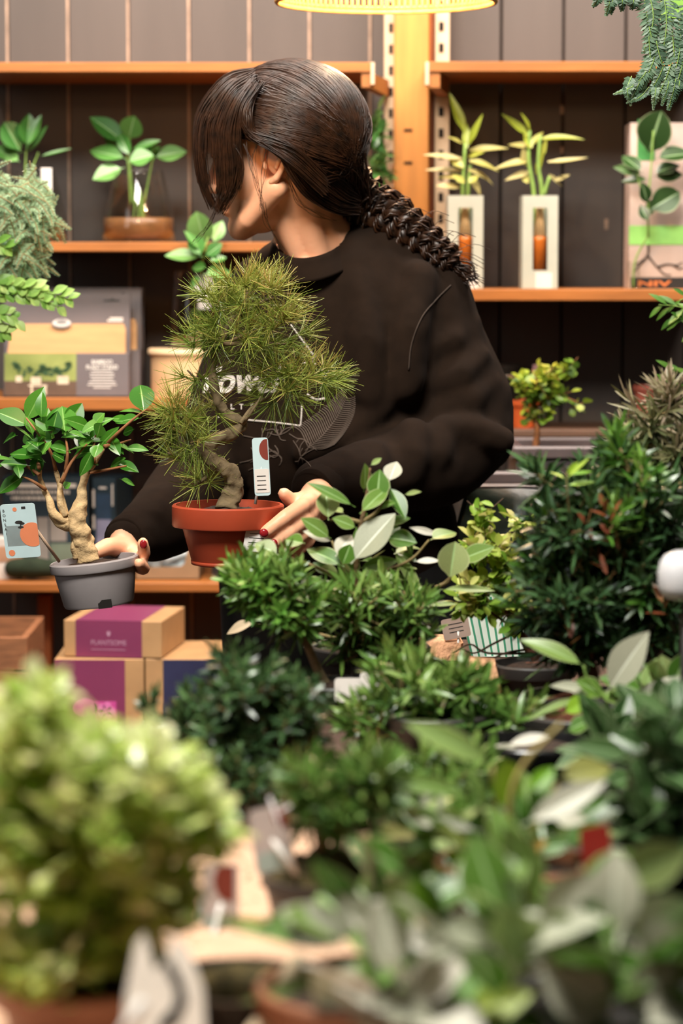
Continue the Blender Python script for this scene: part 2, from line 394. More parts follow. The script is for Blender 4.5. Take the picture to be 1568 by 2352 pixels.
# post, slotted uprights, brackets
mb = MB(); x0, x1 = at(905, 0, 4.93)[0], at(986, 0, 4.93)[0]
mb.box((x0, 4.93, 0), (x1, YW - .001, 2.5), bev=.002)
t = thing('wooden_post', 'orange square timber post standing against the planks under the lamp', 'post', ((x0 + x1) / 2, 5.0, 0))
mb.build('timber', m_pine_v, t, smooth=False)
mb = MB(); mb.box((x1 + .0005, 4.965, 0), (x1 + .009, YW - .001, 2.5)); mb.build('side_batten', m_pine_dark, t, smooth=False)
for py in (299, 374):
    p = at(937, py, 4.93); mb = MB(); mb.box((p[0] - .008, 4.9275, p[2] - .0025), (p[0] + .008, 4.935, p[2] + .0025), bev=.001); mb.build('slot', m_black, t, smooth=False)
def upright(pxa, pxb, pxh0, pxh1, label, ph):
    xa, xb = at(pxa, 0, 4.96)[0], at(pxb, 0, 4.96)[0]
    t = thing('slotted_upright', label, 'shelf upright', ((xa + xb) / 2, 4.97, 0), 'slotted shelf uprights by the post')
    mb = MB(); mb.box((xa, 4.96, .02), (xb, YW - .001, 2.5)); mb.build('channel', m_cream, t, smooth=False)
    ha, hb = at(pxh0, 0, 4.96)[0], at(pxh1, 0, 4.96)[0]
    for py in range(-20, 700, 49):
        zc = at(0, py + ph, 4.96)[2]; MB().box((ha, 4.9585, zc - .0085), (hb, 4.965, zc + .0085)).build('slot', m_black, t, smooth=False)
upright(883, 904, 893, 902, 'slotted cream metal upright hugging the near edge of the orange post, beside the hair', 35)
upright(1000, 1032, 1008, 1019, 'slotted cream metal upright behind the sleeved plant, past the post', 32)
def bracket(pxf, pxb, pyt, pyb, pyb2, label, flip):
    t = thing('shelf_bracket', label, 'bracket', at((pxf[0] + pxf[1]) / 2, pyb, YS), 'timber brackets under the top shelf')
    a0, a1 = at(pxf[0], pyt, YS + .004), at(pxf[1], pyt, YS + .004); zb = at(0, pyb, YS)[2]; zt = a0[2]
    b0, b1 = at(pxb[0], pyt, 4.95), at(pxb[1], pyt, 4.95); zb2 = at(0, pyb2, 4.95)[2]
    V = [a0, a1, b1, b0]; V = [(v[0], v[1], zt) for v in V] + [(a0[0], a0[1], zb), (a1[0], a1[1], zb), (b1[0], b1[1], zb2), (b0[0], b0[1], zb2)]
    mb = MB(); mb.add(V, [(0, 1, 2, 3), (7, 6, 5, 4), (0, 4, 5, 1), (1, 5, 6, 2), (2, 6, 7, 3), (3, 7, 4, 0)]); mb.build('arm', m_pine, t, smooth=False)
    s = a1[0] if not flip else a0[0]
    mb = MB(); mb.box((s - (0 if not flip else .007), YS - .002, zb + .004), (s + (.007 if not flip else 0), YS + .03, zt + .018), bev=.001); mb.build('end_cap', m_cream, t, smooth=False)
bracket((830, 851), (872, 893), 167, 200, 222, 'timber bracket under the open end of the top shelf nearest the head', False)
bracket((985, 1010), (1005, 1030), 166, 201, 222, 'timber bracket under the top shelf just past the post', True)
# short timber leg behind the gift boxes
mb = MB(); p0, p1 = at(88, 1395, 4.9), at(120, 1490, 4.9); mb.box((p0[0], 4.88, Z_LOW), (p1[0], 4.92, at(0, 1368, 4.88)[2]), bev=.002)
mb.box((p0[0] - .008, 4.87, Z_LOW), (p1[0] + .008, 4.93, Z_LOW + .05), bev=.004)
tag(mb.build('timber_leg', m_pine_dark, smooth=False), 'short dark timber leg in the shadow under the shelf behind the gift boxes', 'shelf leg')

# ------------------------------------------------------------------ pendant lamp
m_rattan = mat('rattan', 'c89450', .55, .25, 60); m_cord = mat('lamp_cord', '2a211b', .7)
m_bulb = mat('bulb_glass', 'ffe2b0', .3, emit='ffd08a', estr=4)
zr = 1.692; R0 = .166; LC = A([at(887, 0, 4.0)[0], 4.02, zr])
t = thing('pendant_lamp', 'round slatted rattan pendant lamp glowing over the head of the person', 'lamp', (LC[0], LC[1], zr + .26))
mb = MB(); an = np.linspace(0, 2 * PI, 73)
for rr, zz, th in ((R0, 0, .004), (R0 + .001, .007, .003), (R0 - .004, .05, .0025), (.135, .125, .0025), (.05, .205, .004)):
    mb.tube(np.stack([LC[0] + rr * np.cos(an), LC[1] + rr * np.sin(an), np.full(73, zr + zz)], 1), th, 6)
mb.build('rim', m_rattan, t)
mb = MB()
for k in range(110):
    a_ = 2 * PI * k / 110; pr = smoothpath([(R0, 0), (R0 - .004, .05), (.135, .125), (.05, .205)], 4)
    mb.tube([(LC[0] + r * math.cos(a_), LC[1] + r * math.sin(a_), zr + z) for r, z in pr], .0030, 5)
mb.build('slat_shade', m_rattan, t)
mb = MB(); mb.lathe([(0, .205), (.05, .205), (.045, .215), (.018, .222), (.018, .25), (0, .25)], (LC[0], LC[1], zr)); mb.build('socket', m_cord, t)
mb = MB(); mb.tube([(LC[0], LC[1], zr + .24), (LC[0], LC[1], 2.6)], .003, 6); mb.build('cord', m_cord, t)
mb = MB(); mb.ell((LC[0], LC[1], zr + .135), (.03, .03, .04)); mb.build('bulb', m_bulb, t)
bpy.data.objects['lamp_bulb'].location = (LC[0], LC[1], zr + .065)
# ------------------------------------------------------------------ plant materials
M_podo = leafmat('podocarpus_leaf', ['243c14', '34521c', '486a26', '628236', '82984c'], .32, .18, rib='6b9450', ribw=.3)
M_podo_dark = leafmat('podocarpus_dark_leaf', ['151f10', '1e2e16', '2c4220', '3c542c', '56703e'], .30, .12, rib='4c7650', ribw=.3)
M_podo_fresh = leafmat('podocarpus_fresh_leaf', ['3a6a22', '4e8030', '6a983c', '88ae52'], .38, .28)
M_podo_red = leafmat('red_leaf', ['6a3420', '8a4a2a', '84603a'], .45, .2)
M_ficus = leafmat('ficus_leaf', ['385e1e', '4a7226', '628436', '7c944e', '98a46c'], .33, .22, rib='a9c98a', ribw=.09, edge='c9cf9c')
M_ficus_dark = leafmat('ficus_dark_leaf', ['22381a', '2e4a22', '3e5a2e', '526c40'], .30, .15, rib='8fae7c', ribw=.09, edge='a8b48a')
M_ficus_b = leafmat('ficus_bonsai_leaf', ['2c601a', '38721e', '4a8628', '609638'], .30, .22, rib='86b45c', ribw=.09)
M_pale = leafmat('pale_leaf', ['94977f', 'a9a993', 'bab6a4', 'c6c0b3'], .45, .15, rib='dfe2cf', ribw=.08)  # pale tone holds light undersides and also the sky sheen of glossy leaves
M_lime = leafmat('lime_leaf', ['6a9a1e', '86b42c', 'a2c040', 'b8c860'], .42, .3)
M_box = leafmat('boxwood_leaf', ['86ac3c', 'a6c254', 'c2d274', 'd8de98', 'e6e6b8'], .27, .34, rib='d5dfa8', ribw=.12)
M_elm = leafmat('elm_leaf', ['628c2a', '84a838', 'a4b84c', 'bec468', 'd2c884'], .45, .28)
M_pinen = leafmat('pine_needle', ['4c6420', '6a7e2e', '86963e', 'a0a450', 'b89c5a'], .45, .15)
M_fern = leafmat('asparagus_fern_leaf', ['5e8458', '74986a', '8eae82', 'a8c29a'], .5, .25)
M_fern_dark = leafmat('trailing_leaf', ['3c5440', '4c6850', '607e62', '7c947a'], .45, .15)
M_ivy = leafmat('pale_ivy_leaf', ['6a9a3e', '82b050', '9cc268', 'b4cf80'], .45, .3)
M_drac = leafmat('dracaena_leaf', ['86962a', 'a0a83c', 'b4ac62', 'c4b884'], .4, .25)
M_vase = leafmat('cutting_leaf', ['34682a', '457c34', '5c9046', '76a45c'], .32, .2, rib='a4cc90', ribw=.08)
m_bark = mat('bark', '6a5236', .85, .35, 60, bump=.6, bscale=120)
m_bark_pale = mat('pale_bark', 'c2a478', .75, .28, 70, bump=.7, bscale=130)
m_bark_green = mat('mossy_bark', '6c5c42', .85, .3, 60, bump=.5, bscale=120)
m_twig = mat('twig', '7c6a42', .75, .25, 60)
m_twig_red = mat('reddish_twig', '8a5a36', .75, .25, 60)
m_stem_green = mat('green_stem', '7a9a48', .6, .2, 60)
m_soil = mat('soil', '34241a', .95, .4, 120, bump=1.0, bscale=260)
m_moss = mat('moss', '3c3a1c', .95, .5, 90, bump=1.0, bscale=240, col2='5a4a24')
m_plastic = mat('dark_plastic', '2b2826', .45, .1)
m_terra = mat('terracotta_plastic', 'a8442a', .38, .08, 30)
m_terra_in = mat('terracotta_inside', 'b4522f', .55, .1, 30)
m_greypot = mat('grey_plastic', '989090', .5, .06, 30)
m_brownpot = mat('brown_ceramic', '8c5a40', .4, .1)
m_white = mat('white_card', 'd9d3cc', .5, .03)
m_ink = mat('ink', '2c2a28', .6)
m_blue_tag = mat('pale_blue_card', 'bcd3d6', .5, .04)
m_teal_tag = mat('grey_teal_card', '9db0ac', .5, .04)
m_coral = mat('coral_print', 'e0865e', .5, .05)
m_maroon = mat('maroon_print', '7a3428', .5, .08)
m_grey_tag = mat('grey_card', 'b9b0ae', .5, .05)

# ------------------------------------------------------------------ plant makers
def ell_pts(r, k):
    d = nrm(r.normal(size=(k, 3))); return d
Z_T = .80    # top of the plant table
class Crown:
    """foliage of one plant with the twigs that carry it"""
    def __init__(s, seed): s.r = np.random.default_rng(seed); s.leaf = MB(); s.twig = MB()
    def rosette(s, p, ax, n=16, L=.034, W=.0065, stem=.022, mi=0, up=.0, rows=5, spread=(1.35, .25), varb=None):
        r = s.r; ax = nrm(ax); ref = nrm(np.cross(ax, r.normal(size=3))); bi = np.cross(ax, ref)
        i = np.arange(n); q = i / max(1, n - 1); th = i * 2.399963 + r.uniform(0, 6)
        el = (spread[0] * (1 - q) + spread[1] * q) * r.uniform(.85, 1.15, n)
        rad = np.cos(th)[:, None] * ref + np.sin(th)[:, None] * bi
        D = nrm(np.cos(el)[:, None] * ax + np.sin(el)[:, None] * rad + up * A([0, 0, 1.]))
        B = p + ax * (q * stem)[:, None]; N = nrm(ax - D * (D @ ax)[:, None])
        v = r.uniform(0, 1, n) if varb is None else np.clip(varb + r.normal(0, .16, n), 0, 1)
        s.leaf.leaves(B, D, L * r.uniform(.7, 1.15, n) * (1 - .35 * q), W * r.uniform(.8, 1.2, n), N, p_lin, rows, US3, r.uniform(-.02, .3, n), .12, v, mi)
    def podo(s, blobs, n, L=.034, W=.0065, mi=0, nl=16, upb=.45, origin=None, stem=.024, twr=.0011, fresh=None):
        """shoots around ellipsoids (px, py, rx, ry, Y, rz) standing in the place"""
        r = s.r; wts = A([b[2] * b[3] for b in blobs], float); wts /= wts.sum()
        for k in range(int(n * .8)):
            b = blobs[r.choice(len(blobs), p=wts)]; c = at(b[0], b[1], b[4]); m = mpp(b[4]); R = A([b[2] * m, b[5], b[3] * m])
            d = nrm(r.normal(size=3)); d[2] = d[2] if r.random() < .8 else abs(d[2])
            p = c + d * R * min(1.16, r.uniform(.3, 1.) ** .5 * r.uniform(.92, 1.16))
            if p[2] < Z_T + .035 and p[1] < 3.4: continue
            ax = nrm(d * A([1, 1, .8]) + A([0, 0, upb]) + r.normal(0, .2, 3))
            mm = mi if fresh is None or r.random() > fresh else mi + 1
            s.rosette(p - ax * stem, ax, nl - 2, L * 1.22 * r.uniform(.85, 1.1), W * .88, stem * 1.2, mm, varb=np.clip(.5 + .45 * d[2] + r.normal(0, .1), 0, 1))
            o = c - A([0, 0, R[2] * .5]) if origin is None else origin
            s.twig.tube(smoothpath([o * .3 + p * .7 - A([0, 0, .004]), p - ax * stem * 1.2, p], 3), twr, 5)
    def small(s, blobs, n, L=.018, W=.011, mi=0, prof=p_round, per=7, upb=.4, tw=.03, rows=5, twr=.0006, curl=.1):
        """little sprigs with alternating leaves"""
        r = s.r; wts = A([b[2] * b[3] for b in blobs], float); wts /= wts.sum()
        for k in range(n):
            b = blobs[r.choice(len(blobs), p=wts)]; c = at(b[0], b[1], b[4]); m = mpp(b[4]); R = A([b[2] * m, b[5], b[3] * m])
            d = nrm(r.normal(size=3)); p = c + d * R * r.uniform(.25, 1.) ** .5
            if p[2] < Z_T + .03 and p[1] < 3.4: continue
            ax = nrm(d + A([0, 0, upb]) + r.normal(0, .25, 3))
            ref = nrm(np.cross(ax, r.normal(size=3))); i = np.arange(per); sd = np.where(i % 2 == 0, 1., -1.)
            D = nrm(ax * .6 + sd[:, None] * ref + r.normal(0, .3, (per, 3))); D[-1] = ax
            B = p - ax * tw * (1 - i / (per - 1))[:, None]; N = nrm(A([0, -.25, 1.]) + r.normal(0, .35, (per, 3)))
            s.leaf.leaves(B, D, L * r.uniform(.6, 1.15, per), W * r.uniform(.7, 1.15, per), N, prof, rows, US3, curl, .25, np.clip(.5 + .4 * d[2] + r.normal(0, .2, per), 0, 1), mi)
            s.twig.tube([p - ax * tw * 1.3, p], twr, 4)
    def leaf_px(s, items, mi=0, rows=11, curl=.12, fold=.22, var=None, prof=p_ficus, tilt=None, dy=.02):
        """leaves with stalk end, tip and width read off the photo, each at its own distance"""
        r = s.r
        for it in items:
            bx, by, tx, ty, w, Y = it[:6]; o = it[6] if len(it) > 6 else {}
            B = at(bx, by, Y + o.get('b', r.uniform(-dy, dy))); T = at(tx, ty, Y + o.get('t', r.uniform(-dy, dy)))
            L = np.linalg.norm(T - B); m = mpp(Y)
            N = A(o.get('n', (r.normal(0, .35), -.75, .65 + r.normal(0, .2))), float)
            s.leaf.leaves([B], [T - B], L, w * m, [N], o.get('p', prof), rows, US5, o.get('c', curl * r.uniform(.3, 1.5)), o.get('f', fold), o.get('v', r.uniform(0, 1) if var is None else var), o.get('mi', mi))
    def ficus(s, nodes, n, L=.05, W=.026, mi=0, up=.3, tw=.03, prof=p_ficus):
        """leaves fanned around shoot tips: nodes (px, py, Y, spread_px, depth)"""
        r = s.r
        for k in range(n):
            b = nodes[r.integers(len(nodes))]; m = mpp(b[2]); d = nrm(r.normal(size=3) + A([0, 0, up]))
            p = at(b[0], b[1], b[2]) + d * A([b[3] * m, b[4], b[3] * m * .8]) * r.uniform(.2, 1)
            if p[2] < Z_T + .022 and p[1] < 3.4: continue
            D = nrm(d + r.normal(0, .35, 3) + A([0, 0, .15])); N = nrm(A([0, -.4, 1.]) + r.normal(0, .4, 3))
            if abs(D @ N) > .9: N = nrm(N + A([.5, .5, 0]))
            s.leaf.leaves([p], [D], L * r.uniform(.65, 1.15), W * r.uniform(.75, 1.15), [N], prof, 9, US5, r.uniform(0, .3), .22, r.uniform(0, 1), mi)
    def stem_px(s, pts, r0, r1, k=5, Y=None, n=8):
        P = smoothpath([at(*p) for p in pts], k); s.twig.tube(P, np.linspace(r0, r1, len(P)), n)
def rough_trunk(mb, P, R, seed, k=8, n=18, amp=.18, freq=60., mi=0):
    """knobbly trunk along P"""
    P = smoothpath(P, k); R = lerp_r(R, k); v0 = len(mb.v); mb.tube(P, R, n, mi)
    V = mb.v[v0]; C = np.repeat(P, n, 0)
    out = [c + (v - c) * (1 + amp * 2 * mnoise.noise(Vector(v * freq) + Vector((seed, 0, 0)))) for v, c in zip(V, C)]
    mb.v[v0] = A(out)
def pot_mesh(c, rt, rb, h, rim=.010, rimh=.016, wall=.003, M=None):
    """plant pot with a turned rim, open at the top; c is the middle of the bottom"""
    rm = rb + (rt - rim * .5 - rb) * (h - rimh) / h
    return MB().lathe([(0, 0), (rb * .96, 0), (rb, .003), (rm, h - rimh), (rt - .001, h - rimh + .001), (rt, h - rimh + .003), (rt, h - .002), (rt - .002, h), (rt - wall - .002, h), (rt - wall - .003, h - .004),
                       (rm - wall, h - rimh - .004), (rb * .9, .006), (0, .006)], c, 56, M=M)
def mound(c, r, h, seed, n=28, amp=.3, M=None):
    mb = MB(); prof = [(0, h)] + [(r * t, h * (1 - t ** 2.2)) for t in np.linspace(.12, 1, 9)] + [(r * .98, -.004), (0, -.004)]
    mb.lathe(prof, (0, 0, 0), n); V = mb.v[0]
    V[:, 2] += A([amp * .012 * mnoise.noise(Vector(v * 70) + Vector((seed, 0, 0))) for v in V])
    if M is not None: M = np.array(M); V = V @ M[:3, :3].T + M[:3, 3]
    mb.v[0] = V + A(c); return mb
def table_pot(t, px, Y, rt, h, m, soilm=None, rb=None, seed=1, moundh=.012, dz=0.):
    """round nursery pot of a plant standing on the table"""
    c = (at(px, 600, Y)[0], Y, Z_T + dz)
    pot_mesh(c, rt, rb or rt * .78, h).build('pot', m, t, auto=40)
    mound((c[0], c[1], Z_T + dz + h - .012), rt - .005, moundh, seed).build('soil', soilm or m_soil, t)
    return A([c[0], c[1], Z_T + dz + h])
def plant_tag(t, name, ctr, X, Y, w, h, m, deco=None, stick=None, rnd=.004, m_st=None):
    """card on a stick; deco draws on it"""
    mb = MB(); O = A(ctr) - nrm(X) * w / 2 - nrm(Y) * h / 2
    mb.rect(O, X, Y, 0, 0, w, h, -.0005, .001, 0, rnd)
    if deco: deco(mb, O, nrm(X), nrm(Y))
    o = mb.build(name, m if isinstance(m, list) else [m], t, smooth=False)
    if stick is not None:
        s = MB(); s.tube([A(ctr) + nrm(np.cross(X, Y)) * -.0015, A(stick)], .0022, 6); child_of(s.build('stick', m_st or m_white, t), o)
    return o
X_, Z_ = A([1., 0, 0]), A([0, 0, 1.])
m_glass = thinglass('clear_glass')
m_water = mat('brown_water', '7a5232', .35, .3, 40)
m_amber = mat('amber_water', 'd2702a', .15, .2, 20)
m_root = mat('pale_roots', 'b59468', .8, .2)
def glass_vase(name, label, px, Y, zb, prof, fill, water, leaves, stems, cat='vase', plant_m=M_vase):
    t = thing(name, label, cat, (at(px, 600, Y)[0], Y, zb)); c = (at(px, 600, Y)[0], Y, zb)
    th = .0022
    inner = []
    MB().lathe([(0, 0)] + prof + [(prof[-1][0] + .0012, prof[-1][1] + .001), (prof[-1][0], prof[-1][1] + .002)], c, 48).build('glass', m_glass, t)
    pr = [(max(0, r - th - .0015), z + .006) for r, z in prof if z + .006 < fill]; last = pr[-1][0]
    MB().lathe([(0, .006)] + pr + [(last, fill), (0, fill)], c, 40).build('water', water, t)
    cr = Crown(px)
    cr.leaf_px(leaves); cr.leaf.build('leaves', plant_m, t)
    for s_ in stems: cr.stem_px([(q[0], q[1], q[2] if len(q) > 2 else Y) for q in s_], .0018, .0014)
    for k in range(7):
        a = rng.uniform(0, 6.28); cr.twig.tube(smoothpath([A(c) + [.004 * math.cos(a), .004 * math.sin(a), fill + .05], A(c) + [.012 * math.cos(a), .012 * math.sin(a), fill - .004], A(c) + [.022 * math.cos(a + 1), .022 * math.sin(a + 1), .012]], 4), .0009, 4)
    cr.twig.build('stems', m_stem_green, t)
    return t
def vz(py, Y, zb): return at(0, py, Y)[2] - zb
Yv = 4.84; m = mpp(Yv)
prof = [(.058, .0), (.066, .006), (.068, .025), (.066, .045), (.057, .085), (.047, .125), (.045, .130)]
L1 = [(290, 365, 205, 340, 48, Yv, {'n': (-.2, -.7, .7), 'v': .6}), (288, 330, 210, 262, 52, Yv, {'v': .05}), (296, 318, 308, 268, 54, Yv, {'n': (.1, -.9, .4), 'v': .7, 'p': p_round}),
      (300, 345, 366, 318, 22, Yv, {'v': .4}), (292, 372, 352, 355, 50, Yv - .02, {'n': (0, -.8, .6), 'v': .7}), (352, 362, 428, 345, 46, Yv, {'n': (.1, -.8, .6), 'v': .8}),
      (348, 360, 330, 330, 26, Yv, {'v': .3}), (285, 385, 212, 408, 50, Yv - .02, {'n': (-.1, -.8, .6), 'v': .9}), (300, 360, 270, 300, 30, Yv, {'v': .3}), (320, 370, 365, 340, 34, Yv + .02, {'v': .2}), (290, 350, 240, 310, 44, Yv + .03, {'v': .1})]
v1 = glass_vase('glass_vase', 'round glass vase with brown water and a leafy cutting, nearer the head of the two', 319, Yv, Z_ML, prof, .045, m_water,
    [l for l in L1], [[(300, 470), (296, 400), (290, 350)], [(330, 470), (345, 390), (352, 360)], [(310, 480), (300, 400), (297, 318)]], 'vase')
L2 = [(40, 370, -20, 330, 46, Yv, {'v': .5}), (45, 345, 10, 280, 62, Yv, {'v': .15, 'p': p_round}), (60, 340, 70, 262, 48, Yv, {'v': .25}), (62, 340, 92, 262, 26, Yv, {'v': .5}), (50, 350, 5, 325, 38, Yv, {'v': .8}),
      (72, 345, 108, 286, 22, Yv, {'v': .4}), (88, 360, 164, 338, 9, Yv, {'v': .4}), (45, 372, 2, 345, 34, Yv, {'v': .9}), (60, 350, 92, 322, 16, Yv, {'v': .9, 'mi': 0})]
v2 = glass_vase('glass_vase', 'glass vase with white price label and leafy cutting, half hidden by the feathery fern', 70, Yv, Z_ML, prof, .04, m_water, L2, [[(62, 470), (58, 400), (60, 345)], [(75, 470), (72, 400), (88, 350)]])
p = at(108, 420, Yv - .064); MB().box((p[0] - .011, p[1], p[2] - .027), (p[0] + .009, p[1] + .001, p[2] + .027), bev=.0004).build('price_label', m_white, v2, smooth=False)
# slim vase on the round stool
Y3 = 4.83; zst = at(0, 800, Y3)[2]
prof3 = [(.038, 0), (.044, .006), (.046, .03), (.044, .06), (.040, .10), (.039, .14)]
L3 = [(465, 590, 378, 580, 36, 4.71, {'v': .9, 'n': (-.1, -.75, .6)}), (468, 630, 535, 622, 40, 4.71, {'v': .8}), (462, 590, 440, 535, 40, 4.715, {'v': .3}), (470, 560, 450, 492, 60, 4.715, {'p': p_round, 'v': 1., 'n': (-.2, -.9, .3)}), (490, 560, 510, 505, 34, 4.71, {'v': .9}),
      (470, 590, 510, 558, 34, 4.71, {'v': .15}), (460, 575, 425, 528, 22, 4.72, {'v': .5}), (462, 640, 430, 660, 32, 4.72, {'v': .6}), (480, 600, 520, 590, 22, 4.71, {'v': .5}), (475, 615, 440, 612, 30, 4.71, {'v': .3})]
v3 = glass_vase('glass_vase', 'slim glass vase with a white tag and leafy cutting, standing on the round wooden stool', 446, Y3, zst, prof3, .022, m_water, L3, [[(455, 740, Y3), (460, 660, Y3 - .02), (468, 580, 4.715), (478, 545, 4.715)]])
Yt = Y3 - .05; O = at(446, 668, Yt); q = mpp(Yt)
mb = MB(); mb.rect(O, X_, Z_, 0, 0, 42 * q, 38 * q, 0, .0005, 0, .002); mb.rect(O, X_, Z_, 8 * q, -42 * q, 36 * q, 2 * q, -.0005, .0005)
for i in range(7): mb.rect(O, X_, Z_, (5 + i * 4.6) * q, 5 * q, (7.4 + i * 4.6) * q, 14 * q, .0002, .0002, 1)
mb.rect(O, X_, Z_, 14 * q, 26 * q, 38 * q, 29 * q, .0002, .0002, 1); mb.rect(O, X_, Z_, 14 * q, -14 * q, 26 * q, -10 * q, .0002, .0002, 1)
mb.build('price_tag', [m_white, m_ink], v3, smooth=False)
# wooden stool drum
m_beech = mat('pale_beech', 'd8b084', .5, .1, 8, stretch=(1, 1, 5)); m_beech_top = mat('beech_rim', 'e2c49c', .5, .08, 12)
cst = (at(425, 600, Y3)[0], Y3, Z_LL); hs = zst - Z_LL
t = thing('round_stool', 'round pale wooden stool with a lid-like seat, holding the slim vase', 'stool', cst)
MB().lathe([(0, 0), (.064, 0), (.064, hs - .012), (0, hs - .012)], cst, 56).build('drum', m_beech, t, auto=40)
MB().lathe([(0, hs - .012), (.066, hs - .012), (.0695, hs - .009), (.0695, hs - .003), (.067, hs), (0, hs)], cst, 56).build('seat', m_beech_top, t, auto=40)

# ---------------------------------------------------------------- bamboo plant stand packs
m_pack = mat('charcoal_board', '625a5c', .45, .06, 20); m_packside = mat('black_board', '23201e', .5)
m_print_green = mat('photo_green', '7c8a3c', .5, .35, 9, col2='a0a860'); m_print_brown = mat('photo_brown', '5c4636', .5, .3, 14)
m_print_leaf = mat('photo_leaf', '2c4a26', .5, .4, 40); m_print_pot = mat('photo_pot', 'c8b8a0', .5, .2)
m_bamboo = mat('bamboo_panel', 'c89a68', .45, .08, 14, stretch=(1, 6, 6)); m_seal = mat('grey_seal', '8f8a88', .4)
def pack(px0, px1, pyt, pyb, Y, label, full=True, rot=0.):
    q = mpp(Y); c = at((px0 + px1) / 2, pyb, Y); w = (px1 - px0) * q; h = (pyb - pyt) * q; c[2] = Z_LL + .001
    t = thing('plant_stand_pack', label, 'boxed plant stand', c, 'packs of plant stands on the shelf')
    lean = .10
    R = Matrix.Translation(Vector(c)) @ Matrix.Rotation(math.radians(rot), 4, 'Z') @ Matrix.Rotation(-lean, 4, 'X')
    Rn = np.array(R); X = Rn[:3, 0]; Yv_ = Rn[:3, 2]; O = Rn[:3, 3] - X * w / 2
    d = .028; hp = h * .42
    mb = MB(); mb.box((-w / 2, 0, 0), (w / 2, d, hp), R, bev=.0015); mb.box((-w / 2, d * .55, hp), (w / 2, d, h), R, mi=0); 
    if full:
        mb.box((-w / 2 - .0005, .001, 0), (-w / 2 + .0005, d, hp), R, mi=1)
    mb.rect(O, X, Yv_, w * .0, 0, w, .002, .0003, .0004, 1)
    sl = O + Rn[:3, 1] * d * .55
    mb.plate(sl, X, Yv_, [(w * x, h * y) for x, y in ((.79, .925), (.92, .925), (.92, .94), (.875, .945), (.862, .96), (.845, .945), (.79, .94))], .0002, .0004, 1)
    mb.build('sleeve', [m_pack, m_packside], t, smooth=False)
    mb = MB(); ya, yb = h * .41, h * .705; r = .03
    pts = [(w * .03, ya), (w * .97, ya), (w * .97, yb - .01), (w * .955, yb), (w * .12, yb), (w * .08, yb - .006), (w * .045, yb - .03)]
    mb.plate(O + Rn[:3, 1] * .013, X, Yv_, pts, .0, .011); mb.build('bamboo_panel', m_bamboo, t, smooth=False)
    if full:
        mb = MB(); mb.rect(O, X, Yv_, w * .01, h * .01, w * .58, hp * .995, .0002, .0004, 0); mb.rect(O, X, Yv_, w * .01, h * .01, w * .58, hp * .36, .0007, .0003, 1)
        rr = random.Random(3)
        for cx, cy, s in ((.12, .30, .05), (.2, .26, .035), (.3, .27, .06), (.36, .24, .05), (.42, .25, .05), (.5, .29, .05), (.15, .22, .03), (.27, .2, .04), (.47, .22, .04)):
            for k in range(5): mb.disc(O, X, Yv_, w * (cx + rr.uniform(-.03, .03)), h * (cy + rr.uniform(-.03, .03)), w * s * .5, h * s * .4, .0012, .0002, 2, 7)
        for x0, y0, x1, y1 in ((.10, .14, .15, .20), (.22, .12, .30, .19), (.43, .12, .52, .20), (.20, .10, .35, .115), (.22, .02, .235, .10), (.32, .02, .345, .10)): mb.rect(O, X, Yv_, w * x0, h * y0, w * x1, h * y1, .0015, .0002, 3)
        mb.build('photo_print', [m_print_green, m_print_brown, m_print_leaf, m_print_pot], t, smooth=False)
        mb = MB(); cx = w * .785
        mb.text('BAMBOO', O, X, Yv_, cx, h * .335, w * .165, .011, .0004, 0, bold=.02); mb.text('PLANT STAND', O, X, Yv_, cx, h * .285, w * .25, .011, .0004, 0, bold=.02)
        for i, f in enumerate((.16, .19, .19, .17, .21, .23, .14)): mb.rect(O, X, Yv_, cx - w * f / 2, h * (.245 - i * .027), cx + w * f / 2, h * (.254 - i * .027), .0003, .0003)
        for i, f in enumerate((.11, .13)): mb.rect(sl, X, Yv_, w * (.95 - f), h * (.755 - i * .022), w * .945, h * (.770 - i * .022), .0003, .0003)
        mb.build('lettering', m_white, t, smooth=False)
        mb = MB(); sc_ = O + Rn[:3, 1] * .001
        mb.disc(sc_, X, Yv_, w * .465, h * .705, w * .078, h * .043, .002, .002, 0); mb.disc(sc_, X, Yv_, w * .465, h * .712, w * .070, h * .036, .004, .0006, 1); mb.disc(sc_, X, Yv_, w * .465, h * .722, w * .045, h * .020, .0046, .0006, 0)
        mb.plate(sc_, X, Yv_, [(w * .42, h * .715), (w * .51, h * .715), (w * .485, h * .742), (w * .465, h * .757), (w * .445, h * .742)], .0047, .001, 0)
        mb.build('seal', [m_seal, m_white], t, smooth=False)
    return t
pack(8, 296, 672, 909, 4.775, 'front pack of the bamboo plant stand with printed photo, round seal and white lettering')
pack(24, 322, 658, 905, 4.835, 'black plant stand pack right behind the lettered front pack', False)
pack(38, 328, 660, 903, 4.90, 'rearmost black plant stand pack in the row, showing only its dark edge', False)

# ---------------------------------------------------------------- shelf behind the grey pot
m_navy = mat('navy_board', '22323c', .45, .12, 12); m_photo1 = mat('photo_grey', '8c8680', .5, .25, 14); m_photo2 = mat('photo_sage', '6c7a6a', .5, .35, 12); m_photo3 = mat('photo_lilac', '8a8ca8', .5, .3, 18)
def carton(name, label, px0, px1, pyt, pyb, Y, dep, m, rot=0., z=None, cat='box', grp=None, bev=.001):
    q = mpp(Y); c = at((px0 + px1) / 2, pyb, Y); zb = z if z is not None else c[2]; zt = at(0, pyt, Y)[2]; c[2] = zb
    w = (px1 - px0) * q; R = rotz(c, rot); t = thing(name, label, cat, c, grp)
    MB().box((-w / 2, 0, 0), (w / 2, dep, zt - zb), R, bev=bev).build('carton', m, t, smooth=False)
    return t, R[:3, 3] - R[:3, 0] * w / 2, R[:3, 0], A([0, 0, 1.]), w, zt - zb
